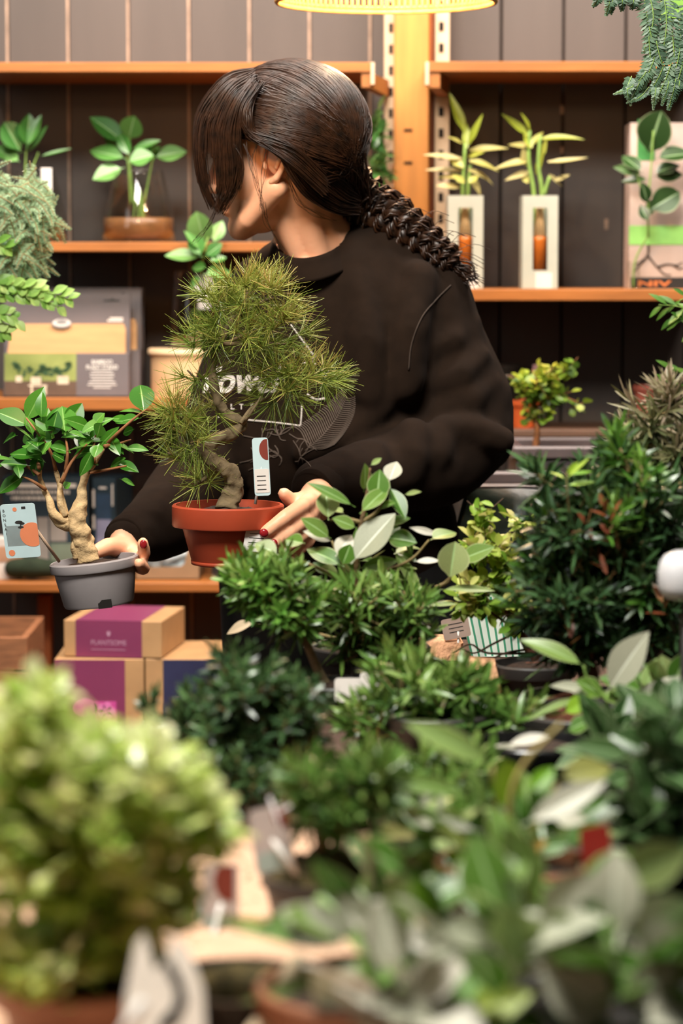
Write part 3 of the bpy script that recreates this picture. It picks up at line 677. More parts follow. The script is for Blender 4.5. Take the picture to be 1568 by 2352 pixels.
t, O, X, Y_, w, h = carton('product_box', 'wide dark navy box with white lettering behind the little tree in the grey pot', 8, 205, 1096, 1326, 4.84, .10, m_navy, 0, Z_BL)
mb = MB()
for i, (x0, x1, y) in enumerate(((.05, .78, .835), (.1, .66, .775))):
    x = x0
    while x < x1: wd = rng.uniform(.02, .06); mb.rect(O, X, Y_, w * x, h * y, w * min(x1, x + wd), h * (y + .032), .0003, .0003, 0); x += wd + .012
mb.rect(O, X, Y_, w * .18, h * .895, w * .86, h * .935, .0003, .0003, 0); mb.build('lettering', m_white, t, smooth=False)
mb = MB(); mb.rect(O, X, Y_, w * .40, h * .08, w * .53, h * .60, .0003, .0003, 0); mb.rect(O, X, Y_, w * .55, h * .36, w * .74, h * .62, .0003, .0003, 0); mb.rect(O, X, Y_, w * .55, h * .08, w * .96, h * .34, .0003, .0003, 1); mb.build('photo_print', [m_photo1, m_photo2], t, smooth=False)
t, O, X, Y_, w, h = carton('product_box', 'narrow dark blue box with a pale photo, next to the lower sleeve cuff', 212, 268, 1098, 1326, 4.85, .10, m_navy, -14, Z_BL)
mb = MB(); mb.rect(O, X, Y_, w * .18, h * .25, w * .8, h * .58, .0003, .0003, 0, ); mb.rect(O, X, Y_, w * .18, h * .58, w * .8, h * .84, .0003, .0003, 2)
mb.rect(O, X, Y_, w * .02, h * .70, w * .1, h * .88, .0003, .0003, 1); mb.rect(O, X, Y_, w * .02, h * .48, w * .1, h * .62, .0003, .0003, 1); mb.rect(O, X, Y_, w * .84, h * .72, w * .9, h * .94, .0003, .0003, 1); mb.rect(O, X, Y_, w * .3, h * .89, w * .62, h * .91, .0003, .0003, 1)
mb.build('photo_print', [m_photo3, m_white, mat('photo_navy', '2a4058', .5, .2)], t, smooth=False)
m_kraft = mat('kraft_board', 'b08a60', .6, .1, 20); m_kraft_d = mat('tan_board', '8f7356', .6, .1, 20)
t, O, X, Y_, w, h = carton('small_box', 'small pale pinkish box at the frame edge beside the hanging tree card', -30, 52, 1236, 1326, 4.80, .06, m_white, 10, Z_BL)
mb = MB(); mb.rect(O, X, Y_, w * .0, h * .42, w, h * .80, .0003, .0003, 0); mb.build('print_band', mat('tan_print', 'b98e72', .5, .2), t, smooth=False)
# dark green folded cloth pad
mb = MB(); c = at(72, 1308, 4.78); mb.caps([c + [-.035, .02, 0], c + [0, .015, .002], c + [.035, .02, -.001]], [.017, .02, .016], 16); mb.v[0][:, 2] = np.maximum(mb.v[0][:, 2], Z_BL)
tag(mb.build('folded_cloth', mat('dark_green_cloth', '24301f', .9, .2, 60)), 'dark green rolled cloth lying behind the grey pot under the tree card', 'cloth')
# cardboard tray with a bag of blue crumpled film
Yb = 4.80; q = mpp(Yb); c = at(385, 1334, Yb); w = 150 * q
t = thing('cardboard_tray', 'open tan cardboard tray with a scooped front, below the red pot', 'tray', (c[0], Yb, Z_BL))
O = A([c[0] - w / 2, Yb, Z_BL]); mb = MB()
mb.plate(O, X_, Z_, [(0, 0), (w, 0), (w, .064), (w * .83, .068), (w * .76, .030), (w * .70, .024), (0, .022)], -.002, .002)
mb.box(O + [0, 0, 0], O + [w, .12, .002]); mb.box(O + [w - .002, 0, 0], O + [w, .12, .064]); mb.box(O, O + [.002, .12, .05]); mb.box(O + [0, .118, 0], O + [w, .12, .07])
mb.build('carton', m_kraft_d, t, smooth=False)
m_film = mat('blue_white_film', 'b4cad6', .25, .2, 30, col2='e6ecec', bump=.6, bscale=60)
mb = MB(); mb.ell(O + [w * .50, .05, .045], (.050, .038, .040), nu=40, nv=24); V = mb.v[0]
mb.v[0] = A([v + nrm(v - (O + [w * .5, .05, .045])) * .010 * mnoise.noise(Vector(v * 60)) for v in V])
tag(mb.build('film_bag', m_film), 'crumpled pale blue and white film bag lying in the cardboard tray', 'bag')
t, O, X, Y_, w, h = carton('tall_box', 'black box with a bright metal edge just right of the cardboard tray', 486, 560, 1262, 1330, 4.80, .08, m_packside, 0, Z_BL)
MB().rect(O, X, Y_, 0, 0, w * .12, h, .0003, .0006).build('metal_edge', mat('bright_metal', 'c8c8c8', .2, metal=1), t, smooth=False)

# ---------------------------------------------------------------- gift boxes on the lowest shelf
m_purple = mat('purple_print', '7c3558', .45, .08, 10); m_magenta = mat('magenta_print', 'c04a94', .5, .25, 30); m_lav = mat('lavender_print', 'b48aa4', .5); m_indigo = mat('indigo_print', '2e3050', .45, .08)
Yg = 4.45; zg = at(0, 1514, Yg)[2] + .001
t, O, X, Y_, w, h = carton('gift_box', 'large kraft gift box with a purple label and pink flower, beneath the smaller purple box', 126, 332, 1514, 1690, Yg, .22, m_kraft, 0, Z_LOW, grp=None)
mb = MB(); mb.rect(O, X, Y_, .001, .001, w * .79, h - .001, .0003, .0003, 0)
mb.rect(O, X, Y_, w * .44, h * .16, w * .69, h * .45, .0008, .0003, 1); mb.disc(O, X, Y_, w * .33, h * .36, w * .14, h * .13, .0008, .0003, 1)
for k in range(5): mb.disc(O, X, Y_, w * (.57 + .06 * math.cos(k * 1.257)), h * (.32 + .07 * math.sin(k * 1.257)), w * .045, h * .06, .0012, .0003, 2, 10)
mb.build('label', [m_purple, m_magenta, mat('orchid_print', 'd070b0', .5)], t, smooth=False)
t, O, X, Y_, w, h = carton('gift_box', 'large kraft gift box with an indigo label, beside the purple labelled one', 334, 520, 1514, 1690, Yg, .22, m_kraft, 0, Z_LOW)
mb = MB(); mb.rect(O, X, Y_, w * .22, .001, w - .001, h - .001, .0003, .0003, 0); mb.rect(O, X, Y_, w * .38, h * .42, w * .55, h * .425, .0006, .0003, 1); mb.rect(O, X, Y_, w * .38, h * .5, w * .6, h * .505, .0006, .0003, 1); mb.build('label', [m_indigo, m_lav], t, smooth=False)
t, O, X, Y_, w, h = carton('gift_box', 'flat kraft gift box with a purple sleeve, lying on top of the large boxes', 144, 374, 1426, 1514, Yg + .01, .20, m_kraft, -8, zg + .001)
mb = MB(); mb.rect(O, X, Y_, w * .12, -.0005, w * .80, h + .0005, .0003, .0004, 0); tp = MB(); tp.add([O + X * w * .12 + Y_ * (h + .0004), O + X * w * .80 + Y_ * (h + .0004), O + X * w * .80 + Y_ * (h + .0004) + np.cross(Y_, X) * .2, O + X * w * .12 + Y_ * (h + .0004) + np.cross(Y_, X) * .2], [(0, 1, 2, 3)], 0); tp.build('sleeve_top', m_purple, t, smooth=False)
mb.text('PLANTSOME', O, X, Y_, w * .46, h * .40, w * .36, .012, .0006, 1); mb.rect(O, X, Y_, w * .28, h * .20, w * .63, h * .215, .0006, .0003, 1)
mb.plate(O, X, Y_, [(w * .46, h * .56), (w * .478, h * .62), (w * .478, h * .72), (w * .468, h * .68), (w * .46, h * .73), (w * .452, h * .68), (w * .442, h * .72), (w * .442, h * .62)], .0006, .0003, 1)
mb.build('sleeve', [m_purple, m_lav], t, smooth=False)
# wooden crate at the frame edge
m_crate = mat('crate_wood', '8a5a3a', .7, .25, 20, stretch=(1, 5, 5))
Yc = 4.40; q = mpp(Yc); c0, c1 = at(-120, 1640, Yc), at(62, 1462, Yc)
t = thing('wooden_crate', 'rough reddish wooden crate cut by the frame edge beside the gift boxes', 'crate', ((c0[0] + c1[0]) / 2, Yc, Z_LOW))
mb = MB(); n = 3; zh = (c1[2] - Z_LOW)
for k in range(n): mb.box((c0[0], Yc, Z_LOW + zh * k / n + .002), (c1[0], Yc + .012, Z_LOW + zh * (k + 1) / n - .002), bev=.001); mb.box((c1[0] - .012, Yc + .0125, Z_LOW + zh * k / n + .002), (c1[0], Yc + .24, Z_LOW + zh * (k + 1) / n - .002), bev=.001)
mb.box((c0[0], Yc + .241, Z_LOW), (c1[0], Yc + .253, c1[2])); mb.box((c0[0], Yc + .0125, Z_LOW), (c1[0] - .0125, Yc + .2405, Z_LOW + .01)); mb.build('slats', m_crate, t, smooth=False)
mb = MB(); mb.box((c1[0] - .024, Yc + .013, Z_LOW), (c1[0] - .0125, Yc + .03, c1[2] - .004)); mb.build('corner_post', m_crate, t, smooth=False)

# ---------------------------------------------------------------- sleeved dracaenas on the right
m_sleeve = mat('grey_card_sleeve', 'aeb0a2', .55, .06, 20)
def dracaena(px, label, seed, w=82):
    Y = 4.80; q = mpp(Y); c = at(px, 665, Y); c[2] = Z_MR; h = at(0, 450, Y)[2] - Z_MR; W = w * q / 2
    t = thing('sleeved_plant', label, 'plant', c, 'plants in grey window sleeves on the shelf')
    mb = MB(); d = W
    win = (W * .40, h * .20, h * .87)     # window half width, bottom, top
    O = c + A([-W, -d, 0])
    for x0, y0, x1, y1 in ((0, 0, 2 * W, win[1]), (0, win[2], 2 * W, h), (0, win[1], W - win[0], win[2]), (W + win[0], win[1], 2 * W, win[2])): mb.rect(O, X_, Z_, x0, y0, x1, y1, -.0008, .0008)
    mb.box(c + [-W, -d, 0], c + [-W + .0008, d, h]); mb.box(c + [W - .0008, -d, 0], c + [W, d, h]); mb.box(c + [-W, d - .0008, 0], c + [W, d, h]); mb.box(c + [-W, -d, 0], c + [W, d, .001])
    mb.build('sleeve', m_sleeve, t, smooth=False)
    MB().lathe([(0, .012), (.014, .012), (.0155, .02), (.0155, h * .86)], c + A([0, -d + .018, 0]), 24).build('tube', m_glass, t)
    MB().lathe([(0, .017), (.0138, .018), (.0146, h * .52), (.0146, h * .56), (0, h * .565)], c + A([0, -d + .018, 0]), 20).build('amber_water', m_amber, t)
    rm = MB()
    for k in range(9):
        a_ = k * .7; rm.tube([c + A([.011 * math.cos(a_), -d + .018 + .011 * math.sin(a_), h * .3]), c + A([.009 * math.cos(a_ + .5), -d + .018 + .009 * math.sin(a_ + .5), h * .62]), c + A([.004 * math.cos(a_), -d + .018 + .004 * math.sin(a_), h * .9])], .0022, 6)
    rm.build('roots', m_root, t)
    q2 = mpp(Y - d); MB().rect(c + A([-16 * q2 + (6 * q2), -d, .001]), X_, Z_, 0, 0, 38 * q2, 36 * q2, .0002, .0004).build('price_label', m_white, t, smooth=False)
    return t, c, h
def drac_leaves(t, items, stems):
    cr = Crown(5); cr.leaf_px(items, rows=9, prof=p_strap, fold=.3, curl=.1); cr.leaf.build('leaves', M_drac, t)
    for s_ in stems: cr.stem_px(s_, .0045, .0028)
    cr.twig.build('canes', m_stem_green, t)
Yd = 4.80
t, c, h = dracaena(1066, 'grey sleeved dracaena nearer the orange post, its leaf tips crossing the slotted upright', 1)
DL = [(1066, 300, 1032, 212, 26, Yd, {'v': .1}), (1076, 330, 1106, 262, 18, Yd, {'v': .1}), (1070, 340, 1072, 280, 22, Yd, {'v': .05}), (1060, 365, 972, 352, 22, Yd, {'v': .9, 'c': .05}), (1058, 392, 975, 384, 16, Yd, {'v': 1.}), (1062, 330, 1028, 312, 14, Yd, {'v': .6}),
      (1078, 345, 1162, 330, 18, Yd, {'v': .7, 'c': .25}), (1078, 370, 1150, 378, 20, Yd, {'v': .6, 'c': .35}), (1075, 390, 1152, 412, 16, Yd, {'v': .8, 'c': .35}), (1060, 410, 1002, 402, 26, Yd, {'v': .7}), (1058, 430, 1000, 425, 20, Yd, {'v': .9}), (1080, 410, 1108, 440, 22, Yd, {'v': .8, 'c': .4}),
      (1062, 385, 1030, 360, 26, Yd, {'v': .6}), (1075, 360, 1110, 348, 16, Yd, {'v': .4}), (1066, 420, 1040, 400, 18, Yd - .03, {'v': .5}), (1078, 420, 1098, 400, 20, Yd - .03, {'v': .5})]
drac_leaves(t, DL, [[(1062, 600, Yd), (1062, 450, Yd), (1068, 330, Yd)], [(1070, 600, Yd), (1074, 450, Yd), (1080, 380, Yd)]])
t, c, h = dracaena(1236, 'grey sleeved dracaena standing apart toward the green printed box', 2)
DL = [(1212, 310, 1152, 260, 24, Yd, {'v': .1}), (1216, 300, 1200, 258, 18, Yd, {'v': .2}), (1218, 335, 1165, 330, 16, Yd, {'v': .7}), (1240, 320, 1334, 300, 18, Yd, {'v': .3, 'c': .3}), (1225, 330, 1245, 300, 24, Yd, {'v': .5}), (1215, 370, 1140, 372, 20, Yd, {'v': .7, 'c': .3}),
      (1215, 395, 1162, 408, 18, Yd, {'v': .9, 'c': .2}), (1258, 372, 1350, 365, 14, Yd, {'v': .8, 'c': -.05}), (1260, 402, 1295, 428, 16, Yd, {'v': .9}), (1275, 415, 1310, 398, 12, Yd, {'v': .9}), (1210, 380, 1200, 340, 26, Yd, {'v': .8}), (1240, 360, 1255, 320, 18, Yd, {'v': .4}), (1218, 340, 1205, 300, 26, Yd, {'v': .3}), (1232, 400, 1246, 350, 20, Yd, {'v': .3}), (1212, 420, 1198, 395, 18, Yd, {'v': .6})]
drac_leaves(t, DL, [[(1228, 600, Yd), (1226, 450, Yd), (1214, 370, Yd), (1216, 300, Yd)], [(1238, 600, Yd), (1244, 450, Yd), (1236, 380, Yd), (1240, 310, Yd)], [(1248, 450, Yd), (1262, 405, Yd)]])

# ---------------------------------------------------------------- printed box with leafy plant
Yn = 4.80; q = mpp(Yn)
m_beige = mat('beige_print', 'b49a88', .5, .2, 8, col2='c8b4aa'); m_gband = mat('light_green_print', '8ec868', .5, .15, 20); m_orange_ink = mat('orange_ink', 'c4713c', .5); m_rootprint = mat('root_print', '3a2c22', .6, .3, 40); m_dgreen = mat('deep_green_print', '3a7a3c', .5, .3, 14)
t, O, X, Y_, w, h = carton('printed_box', 'tall beige and green printed box with orange lettering on its dark base', 1444, 1600, 282, 666, Yn, .09, m_beige, 0, Z_MR)
hh = lambda py: (666 - py) * q; ww = lambda px: (px - 1444) * q
mb = MB(); mb.rect(O, X, Y_, -.0005, hh(566), w + .0005, hh(523), .0004, .0006, 0); mb.build('green_print', m_gband, t, smooth=False); mb = MB(); mb.rect(O, X, Y_, ww(1460), hh(376), ww(1500), hh(284), .0003, .0003, 0); mb.build('leaf_print', m_dgreen, t, smooth=False)
mb = MB(); mb.rect(O, X, Y_, ww(1448), -.0002, w + .001, hh(640), .0006, .0008); mb.build('dark_base_print', m_packside, t, smooth=False)
mb = MB(); mb.text('NIV', O, X, Y_, ww(1503), hh(654), ww(1540) - ww(1464), .014, .0016, 0, bold=.03); mb.build('lettering', m_orange_ink, t, smooth=False)
mb = MB()
for pts in (((1487, 566), (1486, 590), (1470, 604), (1458, 612)), ((1486, 590), (1504, 612), (1524, 632), (1540, 634)), ((1510, 616), (1530, 610), (1552, 612), (1566, 606)), ((1486, 590), (1474, 606), (1456, 626)), ((1545, 612), (1560, 620), (1568, 616))):
    P = smoothpath([O + X * ww(a) + Y_ * hh(b) + A([0, -.0006, 0]) for a, b in pts], 4); mb.tube(P, np.linspace(.0022, .001, len(P)), 6)
mb.build('root_print', m_rootprint, t, smooth=False)
Yp = 4.745
t = thing('leafy_cutting', 'dark round-leaved cutting standing in front of the tall printed box', 'plant', at(1500, 540, Yp + .02))
cr = Crown(31)
cr.leaf_px([(1490, 350, 1515, 258, 84, Yp, {'v': .1, 'p': p_round, 'n': (-.2, -.9, .3)}), (1505, 365, 1590, 345, 60, Yp, {'v': .2, 'n': (.1, -.6, .8)}), (1478, 400, 1410, 382, 26, Yp, {'v': .8}), (1476, 395, 1428, 352, 36, Yp, {'v': .3}), (1490, 412, 1426, 412, 24, Yp, {'v': .5}), (1494, 480, 1560, 440, 62, Yp, {'v': .4, 'p': p_round, 'n': (.1, -.9, .3)}),
            (1500, 405, 1568, 400, 34, Yp, {'v': .1}), (1486, 470, 1478, 420, 34, Yp, {'v': .05}), (1488, 510, 1470, 470, 26, Yp, {'v': .1}), (1500, 400, 1560, 372, 40, Yp, {'v': .0}), (1488, 500, 1500, 455, 26, Yp, {'v': .2})])
cr.leaf.build('leaves', M_ficus_dark, t); cr.stem_px([(1488, 545, Yp + .02), (1488, 470, Yp), (1495, 380, Yp), (1500, 300, Yp)], .002, .0012); cr.stem_px([(1488, 470, Yp), (1470, 430, Yp), (1462, 390, Yp)], .0015, .001); cr.stem_px([(1454, 664, Yp + .03), (1458, 600, Yp + .025), (1488, 540, Yp + .02)], .0016, .0018); cr.twig.build('stem', m_stem_green, t); MB().lathe([(0, .0), (.010, 0), (.012, .004), (.012, .05)], (at(1454, 664, Yp + .025)[0], Yp + .025, Z_MR), 24).build('jar', m_glass, t)

# ---------------------------------------------------------------- plant glimpsed between head and post
t = thing('leafy_cutting', 'small leafy plant glimpsed between the dark hair and the slotted upright', 'plant', at(862, 545, 4.9))
cr = Crown(33); cr.small([(862, 290, 20, 60, 4.9, .03), (872, 380, 16, 60, 4.9, .03), (868, 420, 16, 40, 4.9, .03)], 16, .03, .016, 0, p_ficus)
cr.leaf_px([(850, 370, 872, 350, 20, 4.86, {'v': 1.})]); cr.leaf.build('leaves', M_vase, t); cr.stem_px([(866, 552, 4.9), (864, 450, 4.9), (860, 300, 4.9)], .002, .001); cr.twig.build('stem', m_stem_green, t)

# ---------------------------------------------------------------- ferns and trailing plants
def frond(mb, tw, P, L0, W, n, v, mi=0):
    """feathery spray: needles in two rows along P"""
    P = smoothpath(P, 8); m_ = len(P); T = nrm(np.gradient(P, axis=0)); S = nrm(np.cross(T, A([0, -1., .25])))
    idx = np.linspace(1, m_ - 1.001, n); i0 = idx.astype(int); f = (idx - i0)[:, None]; B = P[i0] * (1 - f) + P[np.minimum(i0 + 1, m_ - 1)] * f
    q = np.linspace(0, 1, n)
    for sd in (-1, 1):
        D = nrm(T[i0] * .55 + sd * S[i0] + rng.normal(0, .12, (n, 3)))
        mb.leaves(B, D, L0 * (1 - .75 * q ** 1.5) * rng.uniform(.8, 1.1, n), W, np.tile(A([0, -1., .3]), (n, 1)) + rng.normal(0, .2, (n, 3)), p_lin, 3, US3, .1, .1, np.clip(v + rng.normal(0, .15, n), 0, 1), mi)
    tw.tube(P, .0008, 4)
def asparagus(t, blobs, n, L, mats, seed, fl=.055, nn=20, w=.0016, drop=.5, l0=.011):
    r = np.random.default_rng(seed); mb, tw = MB(), MB()
    for k in range(n):
        b = blobs[r.integers(len(blobs))]; m = mpp(b[4]); d = nrm(r.normal(size=3)); p = at(b[0], b[1], b[4]) + d * A([b[2] * m, b[5], b[3] * m]) * r.uniform(.2, 1) ** .5
        ax = nrm(A([d[0], -abs(d[1]) * .6, d[2] * .3 - drop]) + r.normal(0, .3, 3)); l = fl * r.uniform(.6, 1.2)
        frond(mb, tw, [p - ax * l * .5, p, p + nrm(ax + A([0, 0, -.5])) * l * .5], l0, w, nn, np.clip(.5 + .4 * d[2], 0, 1))
    mb.build('fronds', mats, t); tw.build('stems', m_twig, t)
Yf = 4.05
t = thing('feathery_fern', 'grey-green feathery fern spilling in from the frame edge over the label vase', 'plant', at(-30, 560, Yf))
hp_ = at(-150, 420, Yf); pot_mesh(hp_, .07, .05, .09).build('pot', m_plastic, t); mound(hp_ + [0, 0, .08], .06, .012, 3).build('soil', m_soil, t); MB().tube([hp_ + [0, 0, .09], (hp_[0], hp_[1], 2.6)], .0015, 6).build('cord', m_cord, t)
asparagus(t, [(20, 470, 60, 60, Yf, .06), (40, 540, 80, 50, Yf, .06), (90, 500, 45, 50, Yf, .05), (10, 590, 60, 50, Yf, .06), (60, 600, 40, 40, Yf, .05), (-20, 430, 50, 50, Yf, .05), (0, 640, 40, 30, Yf, .04), (70, 450, 40, 40, Yf, .04)], 330, .05, M_fern, 5, drop=.25)
t = thing('trailing_ivy', 'pale green leafy sprays reaching in over the black plant stand packs', 'plant', at(-30, 700, Yf - .02))
cr = Crown(8); Yi = Yf - .05
for (x0, y0, x1, y1, n) in ((-20, 650, 165, 690, 18), (-10, 672, 135, 705, 15), (-20, 655, 60, 668, 9), (-20, 720, 38, 738, 7), (-15, 765, 14, 768, 4), (-20, 560, 14, 575, 4)):
    P = smoothpath([at(x0, y0, Yi), at((x0 + x1) / 2, (y0 + y1) / 2 - 8, Yi), at(x1, y1, Yi)], 10); cr.twig.tube(P, .0008, 4)
    for k in range(n):
        b = P[int((k + .5) / n * (len(P) - 1))]; sd = 1 if k % 2 else -1
        cr.leaf.leaves([b], [nrm(A([.75, rng.normal(0, .2), sd * .55 - .1]))], .024 * rng.uniform(.7, 1.2), .016, [nrm(A([rng.normal(0, .3), -.8, .6]))], p_ficus, 7, US5, .15, .2, rng.uniform(0, 1))
hp_ = at(-260, 740, Yi); pot_mesh(hp_, .06, .045, .08).build('pot', m_plastic, t); mound(hp_ + [0, 0, .07], .052, .012, 3).build('soil', m_soil, t); MB().tube([hp_ + [.05, 0, .08], (hp_[0] + .05, hp_[1], 2.6)], .0015, 6).build('cord', m_cord, t)
for yy in (650, 672, 720, 765, 560): cr.twig.tube(smoothpath([hp_ + [0, 0, .075], at(-80, yy - 15, Yi), at(-18, yy, Yi)], 4), .001, 4)
cr.leaf.build('leaves', M_ivy, t); cr.twig.build('stems', m_stem_green, t)
Yh = 3.55
t = thing('hanging_plant', 'trailing dark grey-green plant hanging down from above the high shelf end', 'plant', at(1530, -60, Yh))
mb, tw = MB(), MB()
for (x0, y0, x1, y1, x2, y2, L) in ((1500, -40, 1490, 80, 1500, 190, .015), (1520, -40, 1530, 60, 1512, 165, .016), (1480, -50, 1500, 40, 1478, 120, .016), (1560, 20, 1560, 120, 1530, 230, .014), (1540, 80, 1520, 160, 1490, 215, .013), (1500, 120, 1470, 185, 1452, 225, .012), (1400, -40, 1400, 0, 1392, 34, .012), (1440, -40, 1430, -5, 1428, 24, .012), (1370, -40, 1375, -8, 1362, 14, .012), (1572, 60, 1566, 150, 1540, 230, .015),
        (1475, 180, 1450, 200, 1410, 216, .008), (1490, 200, 1470, 222, 1440, 236, .007), (1530, 150, 1535, 190, 1520, 240, .010), (1510, 170, 1505, 210, 1500, 250, .009), (1556, 150, 1560, 190, 1550, 232, .01), (1450, 175, 1440, 205, 1448, 240, .010), (1590, -40, 1585, 60, 1560, 150, .016), (1500, 20, 1510, 110, 1540, 200, .018), (1535, -20, 1545, 90, 1555, 210, .018), (1475, -30, 1490, 60, 1510, 140, .018), (1520, 60, 1500, 140, 1475, 200, .017), (1555, 60, 1540, 150, 1505, 235, .016), (1575, 0, 1575, 100, 1568, 200, .018), (1420, -40, 1408, -5, 1402, 30, .014), (1455, -40, 1455, 0, 1450, 20, .014), (1500, 90, 1480, 170, 1425, 214, .013), (1560, 110, 1550, 190, 1535, 250, .014)):
    frond(mb, tw, [at(x0, y0, Yh), at(x1, y1, Yh - .03), at(x2, y2, Yh - .02)], L, .0042, 26, rng.uniform(.1, .9))
mb.build('trailing_stems', M_fern_dark, t); tw.build('stems', m_stem_green, t)
p = at(1556, 18, 3.7); mb = MB(); mb.box((p[0] - .02, 3.7, p[2] - .018), (p[0] + .06, 3.74, p[2] + .1), bev=.004)
mb.build('pot', mat('bright_green_glaze', '9ccf5c', .4, .15, 30), t, smooth=False); MB().tube([(p[0] + .02, 3.72, p[2] + .09), (p[0] + .02, 3.72, 2.6)], .0015, 6).build('cord', m_cord, t)

# ---------------------------------------------------------------- low right: troughs, sack, small plants
m_bench = mat('dark_bench', '2c2420', .6, .2, 10)
bx0 = at(1062, 0, 4.0)[0]
t = thing('display_bench', 'dark low display bench carrying the troughs and the soil sack', 'bench', (.5, 4.1, .62))
MB().box((bx0, 3.80, .60), (1.0, 4.72, .64), bev=.003).build('bench_top', m_bench, t, smooth=False)
for x in (bx0 + .03, .95):
    for y in (3.84, 4.66): MB().box((x, y, 0), (x + .04, y + .04, .60)).build('leg', m_bench, t, smooth=False)
m_trough = mat('charcoal_plastic', '544b4c', .38, .1, 20)
def trough(px0, px1, pyt, Y, dep, label, zb=.641):
    x0, x1 = at(px0, 0, Y)[0], at(px1, 0, Y)[0]; zt = at(0, pyt, Y)[2]; t = thing('planter_trough', label, 'trough', ((x0 + x1) / 2, Y, zb))
    mb = MB(); mb.box((x0 + .008, Y + .008, zb), (x1 - .008, Y + .014, zt - .02)); mb.box((x0 + .008, Y + dep - .014, zb), (x1 - .008, Y + dep - .008, zt - .02)); mb.box((x0 + .008, Y + .014, zb), (x0 + .014, Y + dep - .014, zt - .02)); mb.box((x1 - .014, Y + .014, zb), (x1 - .008, Y + dep - .014, zt - .02)); mb.box((x0 + .014, Y + .014, zb), (x1 - .014, Y + dep - .014, zb + .006)); mb.build('tub', m_trough, t, smooth=False)
    mb = MB(); b = .0035
    mb.box((x0, Y, zt - .022), (x1, Y + .018, zt), bev=b); mb.box((x0, Y + dep - .018, zt - .022), (x1, Y + dep, zt), bev=b); mb.box((x0, Y + .018, zt - .022), (x0 + .018, Y + dep - .018, zt)); mb.box((x1 - .018, Y + .018, zt - .022), (x1, Y + dep - .018, zt)); mb.build('rim', m_trough, t, smooth=False)
    MB().box((x0 + .016, Y + .016, zt - .05), (x1 - .016, Y + dep - .016, zt - .026)).build('soil', m_soil, t, smooth=False)
trough(1182, 1420, 1026, 4.42, .24, 'charcoal plastic trough holding the small yellow-green plant, behind the elbow')
trough(1090, 1330, 1112, 4.10, .26, 'lower charcoal plastic trough in front of the other, beside the hip')
Yy = 4.50
t = thing('small_shrub', 'small bushy yellow-green plant growing in the trough behind the elbow', 'plant', at(1232, 1030, Yy))
cr = Crown(41); cr.small([(1225, 890, 50, 40, Yy, .04), (1265, 905, 50, 40, Yy, .04), (1200, 870, 30, 28, Yy, .03), (1230, 940, 40, 35, Yy, .035), (1325, 925, 22, 14, Yy, .02), (1300, 845, 20, 18, Yy, .015), (1250, 870, 40, 30, Yy, .03)], 62, .020, .015, 0, p_round, 6)
cr.leaf.build('foliage', leafmat('yellow_green_leaf', ['4a6a20', '6a8a28', '92a232', 'b4b044'], .42, .28), t); cr.stem_px([(1230, 1032, Yy), (1233, 985, Yy), (1228, 930, Yy), (1225, 880, Yy)], .0065, .002); cr.stem_px([(1230, 940, Yy), (1270, 890, Yy), (1302, 840, Yy)], .002, .001); cr.stem_px([(1230, 935, Yy), (1290, 915, Yy), (1330, 925, Yy)], .002, .001); cr.twig.build('stem', m_twig_red, t)
c = at(1204, 1000, 4.88); c[2] = Z_RL
t = thing('orange_pot', 'bright orange flower pot on the dark shelf behind the small yellow-green plant', 'pot', c)
pot_mesh(c, .034, .024, .052, .006, .012).build('pot', mat('orange_clay', 'd0602c', .6, .12, 30), t, auto=40); mound((c[0], c[1], c[2] + .044), .028, .006, 3).build('soil', m_soil, t)
c = at(1488, 1000, 4.86); c[2] = Z_RL
t = thing('pink_pot', 'dull pink tapered pot on the dark shelf behind the narrow pale leaves', 'pot', c)
pot_mesh(c, .030, .022, .08, .005, .012).build('pot', mat('dull_pink_clay', '8c4a3e', .6, .12, 30), t, auto=40); mound((c[0], c[1], c[2] + .072), .024, .006, 4).build('soil', m_soil, t)
c = at(1160, 1000, 4.92); c[2] = Z_RL; hz = at(0, 838, 4.9)[2] - Z_RL
t = thing('dark_tin', 'dark tin with a pale stripe, showing past the sleeve above the elbow', 'tin', c)
MB().lathe([(0, 0), (.029, 0), (.029, hz - .008), (.030, hz - .006), (.030, hz - .002), (.027, hz), (0, hz)], c, 40).build('can', m_packside, t, auto=40); MB().lathe([(.0293, hz * .80), (.0296, hz * .80), (.0296, hz * .84), (.0293, hz * .84)], c, 40).build('stripe', m_seal, t)
p = at(1238, 846, 4.86); mb = MB(); mb.box((p[0] - .012, 4.86, p[2] - .007), (p[0] + .010, 4.861, p[2] + .007)); t = thing('plant_label', 'pinkish label card on a stick above the yellow-green plant', 'label', (p[0], 4.86, Z_RL)); mb.build('card', mat('pink_card', 'b08a94', .5), t, smooth=False); MB().tube([(p[0], 4.862, Z_RL), (p[0], 4.862, p[2])], .0012, 6).build('stick', m_white, t)
Yr = 4.0
t = thing('leafy_sprig', 'bright leafy sprigs poking in from the frame edge below the printed box', 'plant', (at(1640, 800, Yr)[0], Yr, .642))
cr = Crown(44)
for (x0, y0, x1, y1, n) in ((1600, 720, 1512, 700, 7), (1600, 760, 1545, 725, 5), (1610, 880, 1530, 850, 6), (1600, 905, 1540, 885, 5), (1600, 690, 1560, 690, 3)):
    P = smoothpath([at(x0, y0, Yr), at((x0 + x1) / 2, (y0 + y1) / 2 - 6, Yr), at(x1, y1, Yr)], 8); cr.twig.tube(P, .001, 4)
    for k in range(n): cr.leaf.leaves([P[int((k + .5) / n * (len(P) - 1))]], [nrm(A([-.8, rng.normal(0, .3), rng.choice([-1, 1]) * .6]))], .03 * rng.uniform(.8, 1.2), .011, [nrm(A([0, -.6, .8]))], p_ficus, 7, US5, .15, .2, rng.uniform(0, 1))
